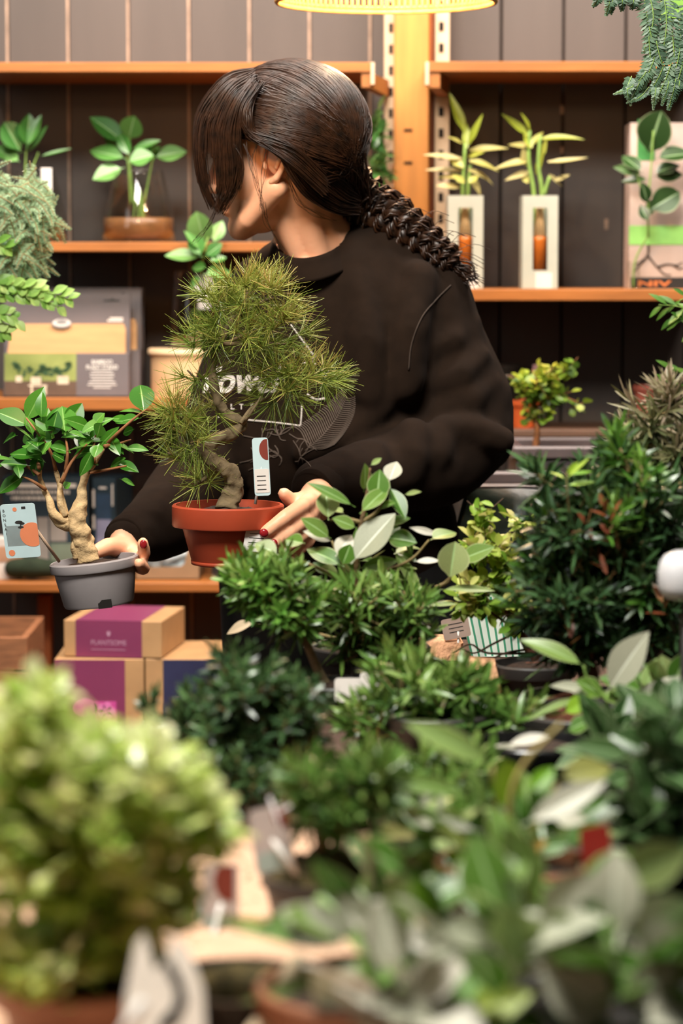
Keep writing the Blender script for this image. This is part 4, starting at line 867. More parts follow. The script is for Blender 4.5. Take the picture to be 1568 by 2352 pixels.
pc = at(1640, 800, Yr); pc[2] = .642; pot_mesh(pc, .06, .045, .10).build('pot', m_plastic, t); mound(pc + [0, 0, .088], .052, .01, 2).build('soil', m_soil, t)
P = smoothpath([pc + [0, 0, .09], at(1612, 880, Yr), at(1604, 800, Yr), at(1600, 690, Yr)], 4); cr.twig.tube(P, .002, 6)
cr.leaf.build('leaves', M_podo_fresh, t); cr.twig.build('stems', m_stem_green, t)
# soil sack
m_sack = mat('dark_teal_film', '1f2c28', .38, .25, 14, bump=.5, bscale=30)
Yk = 3.98; mb = MB(); c = at(1140, 1260, Yk); mb.box((c[0] - .105, Yk - .05, .642), (c[0] + .105, Yk + .05, at(0, 1150, Yk)[2]), bev=.02)
t0 = MB(); n1, n2 = 30, 40; z0, z1 = .642, at(0, 1122, Yk)[2]
for sgn in (-1, 1): 
    V = []
    for i in range(n2):
        v_ = i / (n2 - 1); z = z0 + (z1 - z0) * v_; half = .112 - .035 * v_ ** 2
        for j in range(n1):
            u_ = j / (n1 - 1) * 2 - 1; bulge = .055 * (1 - abs(u_) ** 2.5) * (1 - v_ ** 3) ** .7; x = c[0] + .012 + u_ * half + .018 * v_
            V.append((x, Yk + sgn * (bulge + .006 * mnoise.noise(Vector((x * 25, z * 18, sgn)))), z))
    F = [(i * n1 + j, i * n1 + j + 1, (i + 1) * n1 + j + 1, (i + 1) * n1 + j) for i in range(n2 - 1) for j in range(n1 - 1)]
    t0.add(V, F)
tag(t0.build('soil_sack', m_sack), 'dark teal plastic sack slumping on the bench beside the hip', 'sack')
# ------------------------------------------------------------------ the person
m_skin = mat('skin', 'efb18c', .48, .06, 30, sss=.12, bump=.05, bscale=400)
m_hair = mat('brown_hair', '1e120a', .38, .35, 60, spec=.55, stretch=(1, 1, 1), col2='3c2313')
m_hair_cap = mat('dark_hair', '160d08', .6, .2, 30)
m_sweat = mat('brown_black_cotton', '20150d', .95, .15, 40, spec=.2, bump=.12, bscale=900)
m_trouser = mat('black_denim', '0e0b09', .9, .15, 60)
m_nail = mat('red_nail', '8c1c22', .2, .05)
m_shoe = mat('black_leather', '15120f', .5)
PB = at(770, 600, 3.88); PB[2] = 0
per = thing('person', 'person with dark braided hair and black sweatshirt, face turned aside, holding two potted trees', 'person', PB)
HS = .95
HO = at(638, 352, 3.80); yaw, pit = math.radians(12), math.radians(10)
hf = A([-math.cos(yaw) * math.cos(pit), math.sin(yaw) * math.cos(pit), -math.sin(pit)]); hs = nrm(np.cross(A([0, 0, 1.]), hf)); hs = hs; hu = np.cross(hf, hs)
if hu[2] < 0: hu = -hu
if hs[1] > 0: hs = -hs       # towards the side the ear shows on
HM = np.stack([hf, hs, hu], 1)
def H(f, s, u): return HO + HS * (hf * f + hs * s + hu * u)
def HL(P): return ((np.asarray(P) - HO) @ HM) / HS
sk = MB()
def hell(c, r): sk.ell(H(*c), A(r) * HS, HM, 28, 18)
hell((-.008, 0, .034), (.096, .074, .086)); hell((.035, 0, -.02), (.060, .062, .075)); hell((.042, 0, -.075), (.046, .050, .040)); hell((.075, 0, -.098), (.022, .026, .020)); hell((.060, 0, .035), (.036, .058, .05))
for s in (-1, 1): hell((.062, s * .036, -.03), (.026, .022, .022)); sk.caps([H(.0, s * .056, -.055), H(.055, s * .038, -.092), H(.078, s * .012, -.104)], [.019 * HS, .017 * HS, .016 * HS]); hell((.080, s * .030, .012), (.016, .026, .009)); hell((.078, s * .03, -.004), (.013, .015, .010))
sk.caps([H(.090, 0, .010), H(.112, 0, -.030)], [.008, .011]); hell((.104, .010, -.036), (.010, .009, .008)); hell((.104, -.010, -.036), (.010, .009, .008))
hell((.092, 0, -.062), (.013, .024, .007)); hell((.090, 0, -.074), (.012, .020, .007))
# neck and the top of the shoulders
nk = [H(-.022, 0, -.03), at(700, 500, 3.84), at(742, 580, 3.87), at(775, 660, 3.89)]
sk.caps(nk, [.056, .053, .060, .085]); sk.caps([at(655, 500, 3.80), at(690, 590, 3.815)], [.022, .016]); sk.caps([at(690, 470, 3.80), at(735, 600, 3.82)], [.030, .020])
sk.caps([at(740, 585, 3.88), at(860, 580, 3.91), at(990, 668, 3.88)], [.050, .038, .050]); sk.caps([at(730, 600, 3.88), at(640, 625, 3.90), at(610, 668, 3.90)], [.050, .042, .048])
sk.ell(at(735, 650, 3.865), (.085, .072, .06)); sk.caps([at(700, 612, 3.80), at(640, 620, 3.85)], [.011, .010]); sk.caps([at(730, 612, 3.80), at(850, 590, 3.86)], [.011, .010])
sk.ell(at(795, 880, 3.90), (.14, .085, .22)); sk.ell(at(790, 1260, 3.92), (.145, .09, .16))
# arms inside the sleeves
LA = [at(985, 700, 3.885), at(1020, 840, 3.88), at(1082, 1003, 3.87), at(920, 1075, 3.77), at(738, 1122, 3.635)]
RA = [at(612, 700, 3.90), at(545, 900, 3.88), at(486, 1062, 3.87), at(388, 1188, 3.73), at(288, 1240, 3.615)]
sk.caps(LA, [.046, .042, .036, .034, .024]); sk.caps(RA, [.046, .042, .036, .034, .024])
# her hand on the red pot
sk.ell(at(728, 1150, 3.592), (.026, .030, .030)); sk.caps([at(738, 1122, 3.635), at(722, 1150, 3.58), at(706, 1172, 3.535)], [.022, .022, .018])
FL = [([(712, 1150, 3.545), (694, 1163, 3.490), (655, 1188, 3.447), (610, 1222, 3.440)], [.0125, .0115, .0105, .0088]),
      ([(716, 1176, 3.540), (698, 1196, 3.488), (664, 1222, 3.452), (632, 1246, 3.448)], [.0120, .0110, .0100, .0085]),
      ([(718, 1200, 3.545), (700, 1224, 3.492), (672, 1246, 3.464), (648, 1262, 3.458)], [.0115, .0105, .0095, .0080]),
      ([(720, 1220, 3.555), (706, 1246, 3.510), (684, 1264, 3.485), (666, 1276, 3.474)], [.0105, .0092, .0085, .0072]),
      ([(716, 1140, 3.590), (690, 1150, 3.568), (668, 1150, 3.548), (652, 1134, 3.538)], [.0140, .0125, .0110, .0090])]
for P, R in FL: sk.caps([at(*p) for p in P], R)
# her hand on the grey pot
sk.ell(at(280, 1264, 3.600), (.026, .018, .020)); sk.caps([at(288, 1240, 3.615), at(280, 1262, 3.598), at(276, 1280, 3.595)], [.022, .021, .018])
FR = [([(272, 1256, 3.588), (246, 1256, 3.560), (224, 1266, 3.540), (206, 1274, 3.528)], [.0150, .0125, .0105, .0085]),
      ([(300, 1262, 3.590), (322, 1284, 3.562), (331, 1270, 3.530), (328, 1247, 3.520)], [.0115, .0100, .0092, .0080]),
      ([(298, 1276, 3.592), (324, 1304, 3.565), (330, 1306, 3.530), (319, 1294, 3.506)], [.0112, .0100, .0090, .0078]),
      ([(288, 1288, 3.600), (292, 1320, 3.590), (268, 1334, 3.582), (246, 1336, 3.582)], [.0110, .0096, .0088, .0075]),
      ([(276, 1292, 3.604), (268, 1318, 3.598), (248, 1326, 3.592), (230, 1326, 3.590)], [.0100, .0088, .0080, .0068])]
for P, R in FR: sk.caps([at(*p) for p in P], R)
sk.caps([at(290, 1258, 3.590), at(262, 1254, 3.575)], [.013, .012])
# legs down to the floor
hipx = at(775, 600, 3.90)[0]
for s in (-1, 1):
    sk.caps([(hipx + s * .075, 3.91, .84), (hipx + s * .082, 3.90, .46), (hipx + s * .085, 3.93, .09)], [.080, .055, .038]); sk.caps([(hipx + s * .085, 3.95, .04), (hipx + s * .10, 3.80, .025)], [.034, .024])
v, Fc, nn = remesh(sk, .0031, 5, .5)
bm = MB(); bm.add(v, Fc); bm.build('body', m_skin, per)
# ear
em = MB(); ear = [(.010, .073, -.004), (.004, .081, .014), (-.010, .086, .022), (-.024, .087, .014), (-.027, .085, -.004), (-.018, .080, -.022), (-.006, .074, -.034), (.003, .071, -.038)]
em.caps(smoothpath([H(e[0] - .002, e[1], e[2] - .008) for e in ear], 4), lerp_r([.0035, .0042, .0045, .0045, .0042, .0045, .0058, .0042], 4) * HS, 10)
em.caps([H(-.014, .076, .002), H(-.021, .080, -.012), H(-.012, .078, -.026)], [.0035, .004, .0035], 8); em.ell(H(-.012, .069, -.014), A([.016, .006, .024]) * HS, HM)
em.ell(H(.006, .073, -.020), A([.004, .004, .007]) * HS, HM)
em.build('ear', m_skin, per)
# nails
for p, r in ((at(606, 1224, 3.4335), (.0062, .0035, .0058)), (at(629, 1247, 3.4415), (.0052, .0032, .0050)), (at(329, 1250, 3.5135), (.0050, .0026, .0062)), (at(645, 1263, 3.452), (.005, .003, .005))):
    MB().ell(p, r, None, 14, 10).build('fingernail', m_nail, per)

# ------------------------------------------------------------------ sweatshirt
sw = MB()
sw.ell(at(800, 800, 3.875), (.178, .105, .19)); sw.ell(at(795, 1010, 3.885), (.172, .112, .20)); sw.ell(at(785, 1230, 3.905), (.178, .118, .15))
sw.caps([at(622, 668, 3.90), at(800, 665, 3.89), at(985, 690, 3.88)], [.060, .085, .064])
sw.caps([at(770, 575, 3.90), at(880, 600, 3.90), at(985, 684, 3.88)], [.052, .050, .062]); sw.caps([at(720, 600, 3.89), at(655, 622, 3.895), at(615, 680, 3.90)], [.055, .050, .058])
SL = [at(985, 690, 3.88), at(1016, 820, 3.88), at(1062, 930, 3.88), at(1082, 1003, 3.87), at(1000, 1062, 3.82), at(900, 1082, 3.76), at(800, 1100, 3.69), at(728, 1118, 3.64)]
sw.caps(SL, [.066, .074, .076, .066, .070, .058, .047, .036], 20)
SR = [at(614, 685, 3.90), at(550, 880, 3.885), at(490, 1055, 3.87), at(400, 1180, 3.745), at(345, 1215, 3.68), at(296, 1235, 3.628)]
sw.caps(SR, [.062, .066, .064, .058, .049, .036], 20)
# folds of the cloth
for pts, r in ((((1150, 1010, 3.80), (1080, 985, 3.79), (1020, 985, 3.775)), .022), (((1010, 1000, 3.77), (1000, 1040, 3.75), (985, 1075, 3.755)), .026), (((950, 1005, 3.745), (945, 1045, 3.725), (930, 1085, 3.72)), .030), (((860, 1050, 3.70), (850, 1085, 3.68), (846, 1110, 3.68)), .024), (((790, 1065, 3.672), (782, 1095, 3.655), (778, 1118, 3.655)), .022),
               (((960, 640, 3.82), (940, 760, 3.79), (930, 880, 3.785)), .03), (((830, 650, 3.81), (838, 780, 3.775), (850, 900, 3.78)), .028), (((1120, 880, 3.85), (1080, 920, 3.81), (1010, 950, 3.81)), .024), (((1100, 820, 3.84), (1060, 860, 3.81), (1000, 880, 3.815)), .022), (((1080, 740, 3.86), (1040, 780, 3.82), (985, 800, 3.82)), .02),
               (((420, 1100, 3.745), (400, 1150, 3.70), (396, 1210, 3.70)), .022), (((365, 1150, 3.69), (350, 1190, 3.645), (350, 1240, 3.645)), .020), (((470, 1040, 3.82), (450, 1090, 3.80), (445, 1140, 3.79)), .022), (((880, 930, 3.785), (800, 1000, 3.775), (700, 1040, 3.78)), .02), (((900, 1180, 3.79), (780, 1210, 3.78), (650, 1200, 3.80)), .022)):
    sw.caps([at(*p) for p in pts], r, 12)
v, Fc, nn = remesh(sw, .0062, 7, .6)
disp = A([.0035 * mnoise.noise(Vector(p * A([16, 16, 7]))) + .0016 * mnoise.noise(Vector(p * 38)) for p in v]); v = v + nn * disp[:, None]
ring_px = [(842, 516, 3.905), (806, 551, 3.848), (760, 584, 3.800), (713, 599, 3.782), (668, 597, 3.795), (634, 576, 3.845), (640, 545, 3.925), (716, 515, 3.965), (796, 503, 3.955)]
ring = A([at(*p) for p in ring_px]); rc = ring.mean(0); _, _, vt = np.linalg.svd(ring - rc); rn = vt[2] if vt[2][2] > 0 else -vt[2]; rx = nrm(ring[0] - rc); rx = nrm(rx - rn * (rx @ rn)); ry = np.cross(rn, rx)
rs = smoothpath(np.concatenate([ring, ring[:1]]), 6)[:-1]; poly = np.stack([(rs - rc) @ rx, (rs - rc) @ ry], 1); pang = np.arctan2(poly[:, 1], poly[:, 0]); prad = np.hypot(*poly.T); so = np.argsort(pang)
q = np.stack([(v - rc) @ rx, (v - rc) @ ry, (v - rc) @ rn], 1); lim = np.interp(np.arctan2(q[:, 1], q[:, 0]), pang[so], prad[so], period=2 * PI)
dead = (np.hypot(q[:, 0], q[:, 1]) < lim + .004) & (q[:, 2] > -.035)
Fc = [f for f in Fc if not all(dead[i] for i in f)]
SHIRT_V, SHIRT_F = v, Fc
smb = MB(); smb.add(v, Fc); shirt = smb.build('sweatshirt', m_sweat, per)
# ribbed collar, cuffs
cb = MB(); outw = nrm((rs - rc) - ((rs - rc) @ rn)[:, None] * rn); m_ = len(rs); prof2 = [(-.003, .004), (.002, .006), (.006, .000), (.014, -.010), (.022, -.020), (.024, -.024), (.016, -.024), (.006, -.012), (-.003, -.002)]; npf = len(prof2)
V = (rs[:, None] + outw[:, None] * A([p[0] for p in prof2])[None, :, None] + rn[None, None] * A([p[1] for p in prof2])[None, :, None]).reshape(-1, 3)
cb.add(V, [(i * npf + j, i * npf + (j + 1) % npf, ((i + 1) % m_) * npf + (j + 1) % npf, ((i + 1) % m_) * npf + j) for i in range(m_) for j in range(npf)])
child_of(cb.build('collar', m_sweat, per), shirt)
for P, rr in (((at(765, 1110, 3.668), at(730, 1120, 3.634), at(716, 1126, 3.618)), (.038, .034, .030)), ((at(322, 1225, 3.655), at(294, 1236, 3.625), at(284, 1240, 3.612)), (.039, .034, .030))):
    c_ = MB(); c_.tube(smoothpath(P, 4), lerp_r(rr, 4), 24); child_of(c_.build('cuff', m_sweat, per), shirt)
# shoulder seam
bv = BVHTree.FromPolygons([Vector(p) for p in SHIRT_V], SHIRT_F)
def onshirt(px, py, off=.0012):
    o = Vector(at(px, py, 3.0)); d = (o - Vector((0, 0, CAM_Z))).normalized(); hit = bv.ray_cast(o, d)
    if hit[0] is None: return at(px, py, 3.78)
    return A(hit[0] - d * off)
def sline(mb, pts, w, k=8, mi=0):
    P = smoothpath([(a, b, 0) for a, b in pts], k); mb.tube(A([onshirt(p[0], p[1]) for p in P]), w, 5, mi, caps=True)
sm = MB(); sline(sm, [(1035, 655), (1000, 690), (968, 730), (945, 790), (938, 850)], .0012); child_of(sm.build('shoulder_seam', mat('seam_thread', '3a2e26', .9), per), shirt)
# print on the chest
m_printw = mat('white_print', 'cfc6be', .6, .05); m_printg = mat('grey_print', '6a5c52', .8, .1)
pm = MB()
def stext(s, cx, cy, wpx, hpx, shear, bold, size=100.):
    t_ = MB(); t_.text(s, (0, 0, 0), (1, 0, 0), (0, 1, 0), 0, 0, wpx, size, 0, 0, shear, bold); V = t_.v[0].copy(); V[:, 1] *= hpx / (V[:, 1].max() - V[:, 1].min() + 1e-9)
    pm.add(A([onshirt(cx + p[0], cy - p[1]) for p in V]), t_.f, 0)
stext('flower', 562, 872, 196, 62, .35, .03); stext('l', 640, 860, 14, 50, .3, .03)
for s_, x in (('F', 512), ('L', 534), ('T', 554), ('E', 580)): stext(s_, x, 934, 9, 13, 0, .02)
sline(pm, [(500, 958), (560, 964), (625, 970), (690, 978)], .0014); sline(pm, [(690, 978), (692, 955), (693, 930)], .0014); sline(pm, [(694, 835), (712, 830), (722, 822), (724, 838)], .0012)
for a, b in (((668, 745), (724, 822)), ((724, 822), (716, 842))): sline(pm, [a, ((a[0] + b[0]) / 2, (a[1] + b[1]) / 2), b], .0018)
stext('y', 745, 870, 26, 46, .2, .03); sline(pm, [(705, 905), (725, 918), (748, 915)], .002)
child_of(pm.build('chest_lettering', m_printw, per), shirt)
fm = MB()
rach = smoothpath([(700, 1035, 0), (740, 1000, 0), (775, 955, 0), (795, 910, 0)], 10); sline(fm, [(p[0], p[1]) for p in rach[::5]], .0006)
for i, p in enumerate(rach[2:-1]):
    f = i / len(rach); L = 58 * (1 - f) ** .6 + 6
    sline(fm, [(p[0], p[1]), (p[0] - L * .25, p[1] - L * .55), (p[0] - L * .5, p[1] - L * .75)], .0008, 4); sline(fm, [(p[0], p[1]), (p[0] + L * .5, p[1] + L * .05), (p[0] + L * .95, p[1] - L * .12)], .0006, 4)
rr = random.Random(4)
for k in range(46):
    x, y = rr.choice([(600, 1010), (640, 1000), (590, 1050), (640, 1045), (690, 1050), (700, 1010)]); a = rr.uniform(0, 6.28); L = rr.uniform(15, 42); b = a + rr.uniform(-1, 1)
    sline(fm, [(x, y), (x + L * .5 * math.cos(a), y - L * .5 * math.sin(a)), (x + L * (.5 * math.cos(a) + .5 * math.cos(b)), y - L * (.5 * math.sin(a) + .5 * math.sin(b)))], .0006, 4)
child_of(fm.build('fern_print', m_printg, per), shirt)
# trousers, shoes
tr = MB(); tr.ell((hipx, 3.915, .86), (.172, .112, .14))
for s in (-1, 1): tr.caps([(hipx + s * .085, 3.91, .84), (hipx + s * .088, 3.90, .46), (hipx + s * .088, 3.93, .10)], [.096, .075, .062], 20)
v, Fc, nn = remesh(tr, .008, 4); MB().add(v, Fc).build('trousers', m_trouser, per)
for s in (-1, 1): MB().caps([(hipx + s * .085, 3.97, .045), (hipx + s * .095, 3.86, .045), (hipx + s * .102, 3.77, .032)], [.042, .043, .032], 18).build('shoe', m_shoe, per)

# ------------------------------------------------------------------ hair
hr = np.random.default_rng(11)
hc, hR = A([-.024, 0, .024]), A([.122, .098, .110])     # hair mass around the skull, head frame
def HE(d, k=1.): return HO + HS * (HM @ (hc + hR * nrm(d) * k))
def uline(f): return np.interp(f, [-.20, -.148, -.10, -.052, -.036, -.027, .009, .046, .07, .09, .12], [-.12, -.12, -.105, -.066, -.028, .004, .014, .027, .045, .055, .06])
cap = MB(); cap.ell((0, 0, 0), (1, 1, 1), None, 180, 110); V = cap.v[0]
Vl = hc + hR * V * .965; keep = (Vl[:, 2] > uline(Vl[:, 0]) - np.where(Vl[:, 1] < 0, .035, 0.)) 
cap.v[0] = HO + HS * (Vl @ HM.T); cap.f = [f for f in cap.f if all(keep[i] for i in f)]; cap.mi = [0] * len(cap.f)
hair = cap.build('hair', m_hair_cap, per)
st = MB()
def strand(P, w0=.0011, w1=.0005, k=4):
    P = smoothpath(P, k); st.tube(P, np.linspace(w0, w1, len(P)), 4, caps=False)
nape = nrm(A([-.86, .34, -.52]))
def slerp(a, b, t):
    w = math.acos(max(-1, min(1, float(a @ b)))); return (math.sin((1 - t) * w) * a + math.sin(t * w) * b) / max(1e-6, math.sin(w))
for k in range(2600):
    q = hr.random()
    if q < .60: d0 = nrm(A([hr.uniform(-.15, .80), hr.uniform(-.25, .12), 1.]) * A([1, 1, .72]))
    elif q < .88: d0 = nrm(A([hr.uniform(.25, .75), hr.uniform(.35, .95), hr.uniform(.12, .8)]))
    else: d0 = nrm(A([hr.uniform(-.9, .5), hr.uniform(-.9, -.2), hr.uniform(-.1, .9)]))
    t0, t1 = hr.uniform(0, .25), hr.uniform(.72, 1.06); nd = nrm(nape + hr.normal(0, .10, 3)); kk = hr.uniform(.965, 1.025); P = []
    for t in np.linspace(t0, t1, 7):
        d = slerp(d0, nd, t); d = d + A([0, 0, .13 * math.sin(PI * t)]) * (1 if d0[1] > .3 else 0); P.append(HE(d, kk + .006 * math.sin(5 * t + k)))
    l = HL(P)
    if np.any((l[:, 2] < uline(l[:, 0]) - .004) & (l[:, 1] > .0)): continue
    strand(P, hr.uniform(.0007, .0014), .0006, 3)
# fringe falling over the face
gO = A([at(*p) for p in ((590, 166, 3.79), (520, 190, 3.77), (466, 262, 3.765), (456, 340, 3.765), (466, 420, 3.77), (490, 478, 3.775))])
gI = A([at(*p) for p in ((580, 200, 3.715), (556, 250, 3.705), (548, 320, 3.71), (556, 385, 3.72), (548, 430, 3.73), (512, 486, 3.745))])
gF = A([at(*p) for p in ((600, 162, 3.83), (520, 176, 3.86), (462, 250, 3.88), (450, 330, 3.88), (462, 400, 3.87), (486, 462, 3.86))])
for k in range(1150):
    a = hr.random(); b = hr.random()
    P = gO * (1 - a) + gI * a if b < .72 else gO * (1 - a) + gF * a
    if b < .72: P = P + A([0, -.014 * math.sin(PI * a), 0])
    P = P + hr.normal(0, .0018, 3) + np.cumsum(hr.normal(0, .0012, P.shape), 0); e = hr.uniform(.55, 1.) if not (.10 < a < .42 and b < .72) else hr.uniform(.35, .68)
    n_ = max(3, int(round(6 * e))); strand(P[:n_], hr.uniform(.0007, .0013), .0004, 4)
for k in range(260):     # temple hair swept back above the ear
    a = hr.random(); P = [at(600 - 40 * a, 190 + 40 * a, 3.715), at(560 + 10 * a, 250 + 20 * a, 3.702), at(570 + 10 * a, 300 + 8 * a, 3.702 + .002 * a), at(620 + 10 * a, 338 - 14 * a, 3.700), at(680, 385 - 40 * a, 3.700), at(745, 445 - 40 * a, 3.72)]
    strand(A(P) + hr.normal(0, .0025, 3) + hr.normal(0, .001, (6, 3)), .0010, .0006, 4)
for k in range(330):     # hair from behind the ear running to the nape
    a, b = hr.random(), hr.random(); P = [at(640 + 60 * a, 350 - 60 * a, 3.706), at(668 + 50 * a, 405 - 70 * a, 3.712), at(705 + 45 * a, 452 - 80 * a, 3.735), at(765 + 30 * a, 488 - 70 * a, 3.775), at(815 + 10 * b, 492 - 50 * a, 3.82)]
    strand(A(P) + hr.normal(0, .002, 3) + hr.normal(0, .001, (5, 3)), .0011, .0007, 4)
for pts in (((590, 335, 3.705), (575, 370, 3.705), (590, 420, 3.70), (604, 470, 3.705), (610, 500, 3.71)), ((612, 345, 3.70), (606, 400, 3.70), (600, 440, 3.70), (598, 475, 3.70)), ((560, 330, 3.71), (575, 380, 3.70), (592, 430, 3.70), (600, 480, 3.70)),
            ((600, 470, 3.70), (612, 510, 3.72), (628, 540, 3.74), (650, 570, 3.76)), ((500, 470, 3.76), (480, 515, 3.76), (455, 545, 3.76), (438, 562, 3.76)), ((498, 478, 3.76), (478, 522, 3.76), (450, 552, 3.76)), ((660, 400, 3.71), (680, 460, 3.74), (720, 490, 3.77), (770, 505, 3.80)), ((668, 420, 3.715), (690, 470, 3.75), (740, 500, 3.79)), ((540, 330, 3.705), (552, 370, 3.705), (556, 410, 3.71), (545, 440, 3.72))):
    for k in range(4): strand([at(*p) + hr.normal(0, .0022, 3) for p in pts], .00032, .00016, 5)
child_of(st.build('hair_strands', m_hair, per), hair)
# low braid running over the shoulder
bp = smoothpath([at(*p) for p in ((752, 425, 3.84), (800, 448, 3.86), (850, 478, 3.865), (900, 505, 3.855), (950, 538, 3.85), (1000, 576, 3.85), (1040, 606, 3.85))], 12)
br = np.interp(np.linspace(0, 1, len(bp)), [0, .15, .4, .7, 1], [.040, .040, .033, .026, .018]); bd = MB(); T = nrm(np.gradient(bp, axis=0)); S1 = nrm(np.cross(T, A([0, 1., 0]))); S2 = np.cross(T, S1); ph = np.cumsum(np.full(len(bp), .36))
for j in range(3):
    o_ = ph + j * 2 * PI / 3; C = bp + S1 * (br * .56 * np.sin(o_))[:, None] + S2 * (br * .45 * np.sin(2 * o_))[:, None]
    for k in range(42):
        a = hr.uniform(0, 6.28); r_ = math.sqrt(hr.random()) * .74; st_ = C + S1 * (br * r_ * math.cos(a))[:, None] + S2 * (br * r_ * math.sin(a))[:, None] + hr.normal(0, .0006, C.shape); bd.tube(st_[:: 2], hr.uniform(.0012, .0022), 4, caps=False)
    bd.tube(C, br * .40, 10)
for k in range(90):      # loose end
    a, b = hr.normal(0, 1, 2); e = at(1085 + 10 * a, 640 + 9 * b, 3.85); m_e = at(1060, 622, 3.85) + hr.normal(0, .006, 3); bd.tube(smoothpath([bp[-3] + hr.normal(0, .006, 3), m_e, e + hr.normal(0, .004, 3)], 4), np.linspace(.0014, .0004, 9), 4, caps=False)
for k in range(60):
    p0 = bp[hr.integers(0, len(bp) - 4)]; d = nrm(hr.normal(size=3)); bd.tube(smoothpath([p0 + d * .02, p0 + d * .038 + [.012, 0, 0], p0 + d * .045 + [.03, 0, -.012]], 3), .0005, 3, caps=False)
for k in range(420):     # nape hair gathered into the braid
    d0 = nrm(A([hr.uniform(-.95, -.3), hr.uniform(.1, .95), hr.uniform(-.6, .35)])); p0 = HE(d0, 1.0); e = bp[hr.integers(4, 20)] + hr.normal(0, .012, 3)
    mid = (p0 + e) / 2 + (HE(nrm(d0 + nape * .8), 1.05) - (p0 + e) / 2) * .7
    l = HL([p0])
    if l[0][2] < uline(l[0][0]) - .004: continue
    bd.tube(smoothpath([p0, mid, e], 4), .0011, 4, caps=False)
child_of(bd.build('braid', m_hair, per), hair)

# ------------------------------------------------------------------ bonsai pine in the red pot
Yp = 3.50; cb_ = at(524, 1289, Yp)
t = thing('potted_bonsai', 'needle-leaved bonsai with a twisting trunk in a red pot, held against the dark sweatshirt', 'bonsai', cb_)
hp = at(0, 1158, Yp)[2] - cb_[2]
pot_mesh(cb_, .0755, .050, hp, .012, .030, .0035).build('pot', m_terra, t, auto=40); MB().lathe([(.046, -.004), (.050, -.003), (.0505, .002), (.046, .002)], cb_, 40).build('foot_ring', m_terra, t)
mound(cb_ + [0, 0, hp - .016], .064, .012, 9).build('soil', m_soil, t)
tm = MB(); PT = [(522, 1172), (527, 1144), (539, 1112), (522, 1080), (492, 1062), (474, 1042), (489, 1016), (538, 992), (552, 972), (522, 952), (500, 922), (490, 880), (488, 838), (500, 790), (530, 740), (560, 705)]
rough_trunk(tm, [at(x, y, Yp + .006 * math.sin(i)) for i, (x, y) in enumerate(PT)], [.017, .0135, .0125, .011, .0105, .010, .009, .0088, .0085, .0075, .0065, .006, .005, .0045, .0035, .002], 3, amp=.22, freq=95)
tm.build('trunk', m_bark_green, t)
cr = Crown(51)
for pts in (((552, 972), (585, 930), (640, 900), (700, 880)), ((548, 985), (575, 950), (600, 910)), ((476, 1040), (440, 1020), (410, 985), (390, 960)), ((488, 1062), (430, 1058), (385, 1040)), ((500, 1075), (455, 1110), (440, 1120)), ((488, 850), (455, 870), (430, 850)), ((490, 800), (520, 760), (470, 730)), ((495, 800), (560, 770), (640, 740)), ((530, 740), (610, 690), (650, 690)), ((560, 710), (570, 660), (560, 625)), ((500, 790), (600, 790), (680, 790)), ((470, 800), (462, 770), (455, 740))):
    cr.stem_px([(x, y, Yp + rng.uniform(-.02, .02)) for x, y in pts], .003, .0012, 4)
def tuft(p, ax, n=26, L=.034, v=.5):
    r = cr.r; ax = nrm(ax); el = r.uniform(.15, 1.25, n); th = r.uniform(0, 6.28, n); ref = nrm(np.cross(ax, r.normal(size=3))); bi = np.cross(ax, ref)
    D = nrm(np.cos(el)[:, None] * ax + np.sin(el)[:, None] * (np.cos(th)[:, None] * ref + np.sin(th)[:, None] * bi)); N = nrm(np.cross(D, r.normal(size=(n, 3))))
    cr.leaf.leaves(p + ax * r.uniform(-.008, .004, n)[:, None], D, L * r.uniform(.7, 1.15, n), .00125, N, p_needle, 3, (-1, 1), r.uniform(-.05, .1, n), 0, np.clip(v + r.normal(0, .2, n), 0, 1))
pb = [(560, 660, 70, 50, .03, 26), (610, 700, 80, 55, .05, 40), (520, 740, 80, 60, .05, 40), (640, 760, 70, 60, .05, 38), (570, 780, 90, 50, .05, 42), (500, 690, 40, 40, .03, 14), (690, 860, 70, 36, .04, 32), (740, 860, 45, 25, .03, 18), (650, 900, 70, 40, .04, 30), (640, 850, 60, 40, .03, 16), (410, 965, 48, 46, .03, 34), (440, 1010, 55, 40, .03, 24), (395, 930, 30, 30, .02, 10), (460, 790, 28, 34, .03, 14), (455, 860, 34, 34, .03, 16), (470, 1105, 34, 30, .02, 16), (490, 940, 24, 30, .02, 8), (425, 1055, 44, 12, .02, 8)]
mp_ = mpp(Yp)
for x, y, rx_, rz_, dy, n in pb:
    for k in range(int(n * .54)):
        d = nrm(cr.r.normal(size=3)); p = at(x, y, Yp) + d * A([rx_ * mp_, dy, rz_ * mp_]) * cr.r.uniform(.2, 1) ** .5
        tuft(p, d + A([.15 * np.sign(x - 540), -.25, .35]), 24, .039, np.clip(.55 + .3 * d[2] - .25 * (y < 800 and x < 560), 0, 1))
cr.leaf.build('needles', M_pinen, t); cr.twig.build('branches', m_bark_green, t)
def deco_a(mb, O, X, Y):
    mb.disc(O, X, Y, .019, .062, .010, .014, .0006, .0002, 1, clip=(0, 0, .0205, .2)); mb.rect(O, X, Y, .001, .004, .0205, .036, .0006, .0003, 2, .002)
    for i in range(4): mb.rect(O, X, Y, .004, .008 + i * .006, .016, .009 + i * .006, .001, .0002, 3)
plant_tag(t, 'plant_tag', at(600, 1072, Yp - .012), nrm(A([1, 0, .04])), nrm(A([-.05, 0, 1.])), .0215, .078, [m_blue_tag, m_maroon, m_white, m_ink], deco_a, at(586, 1158, Yp - .01))
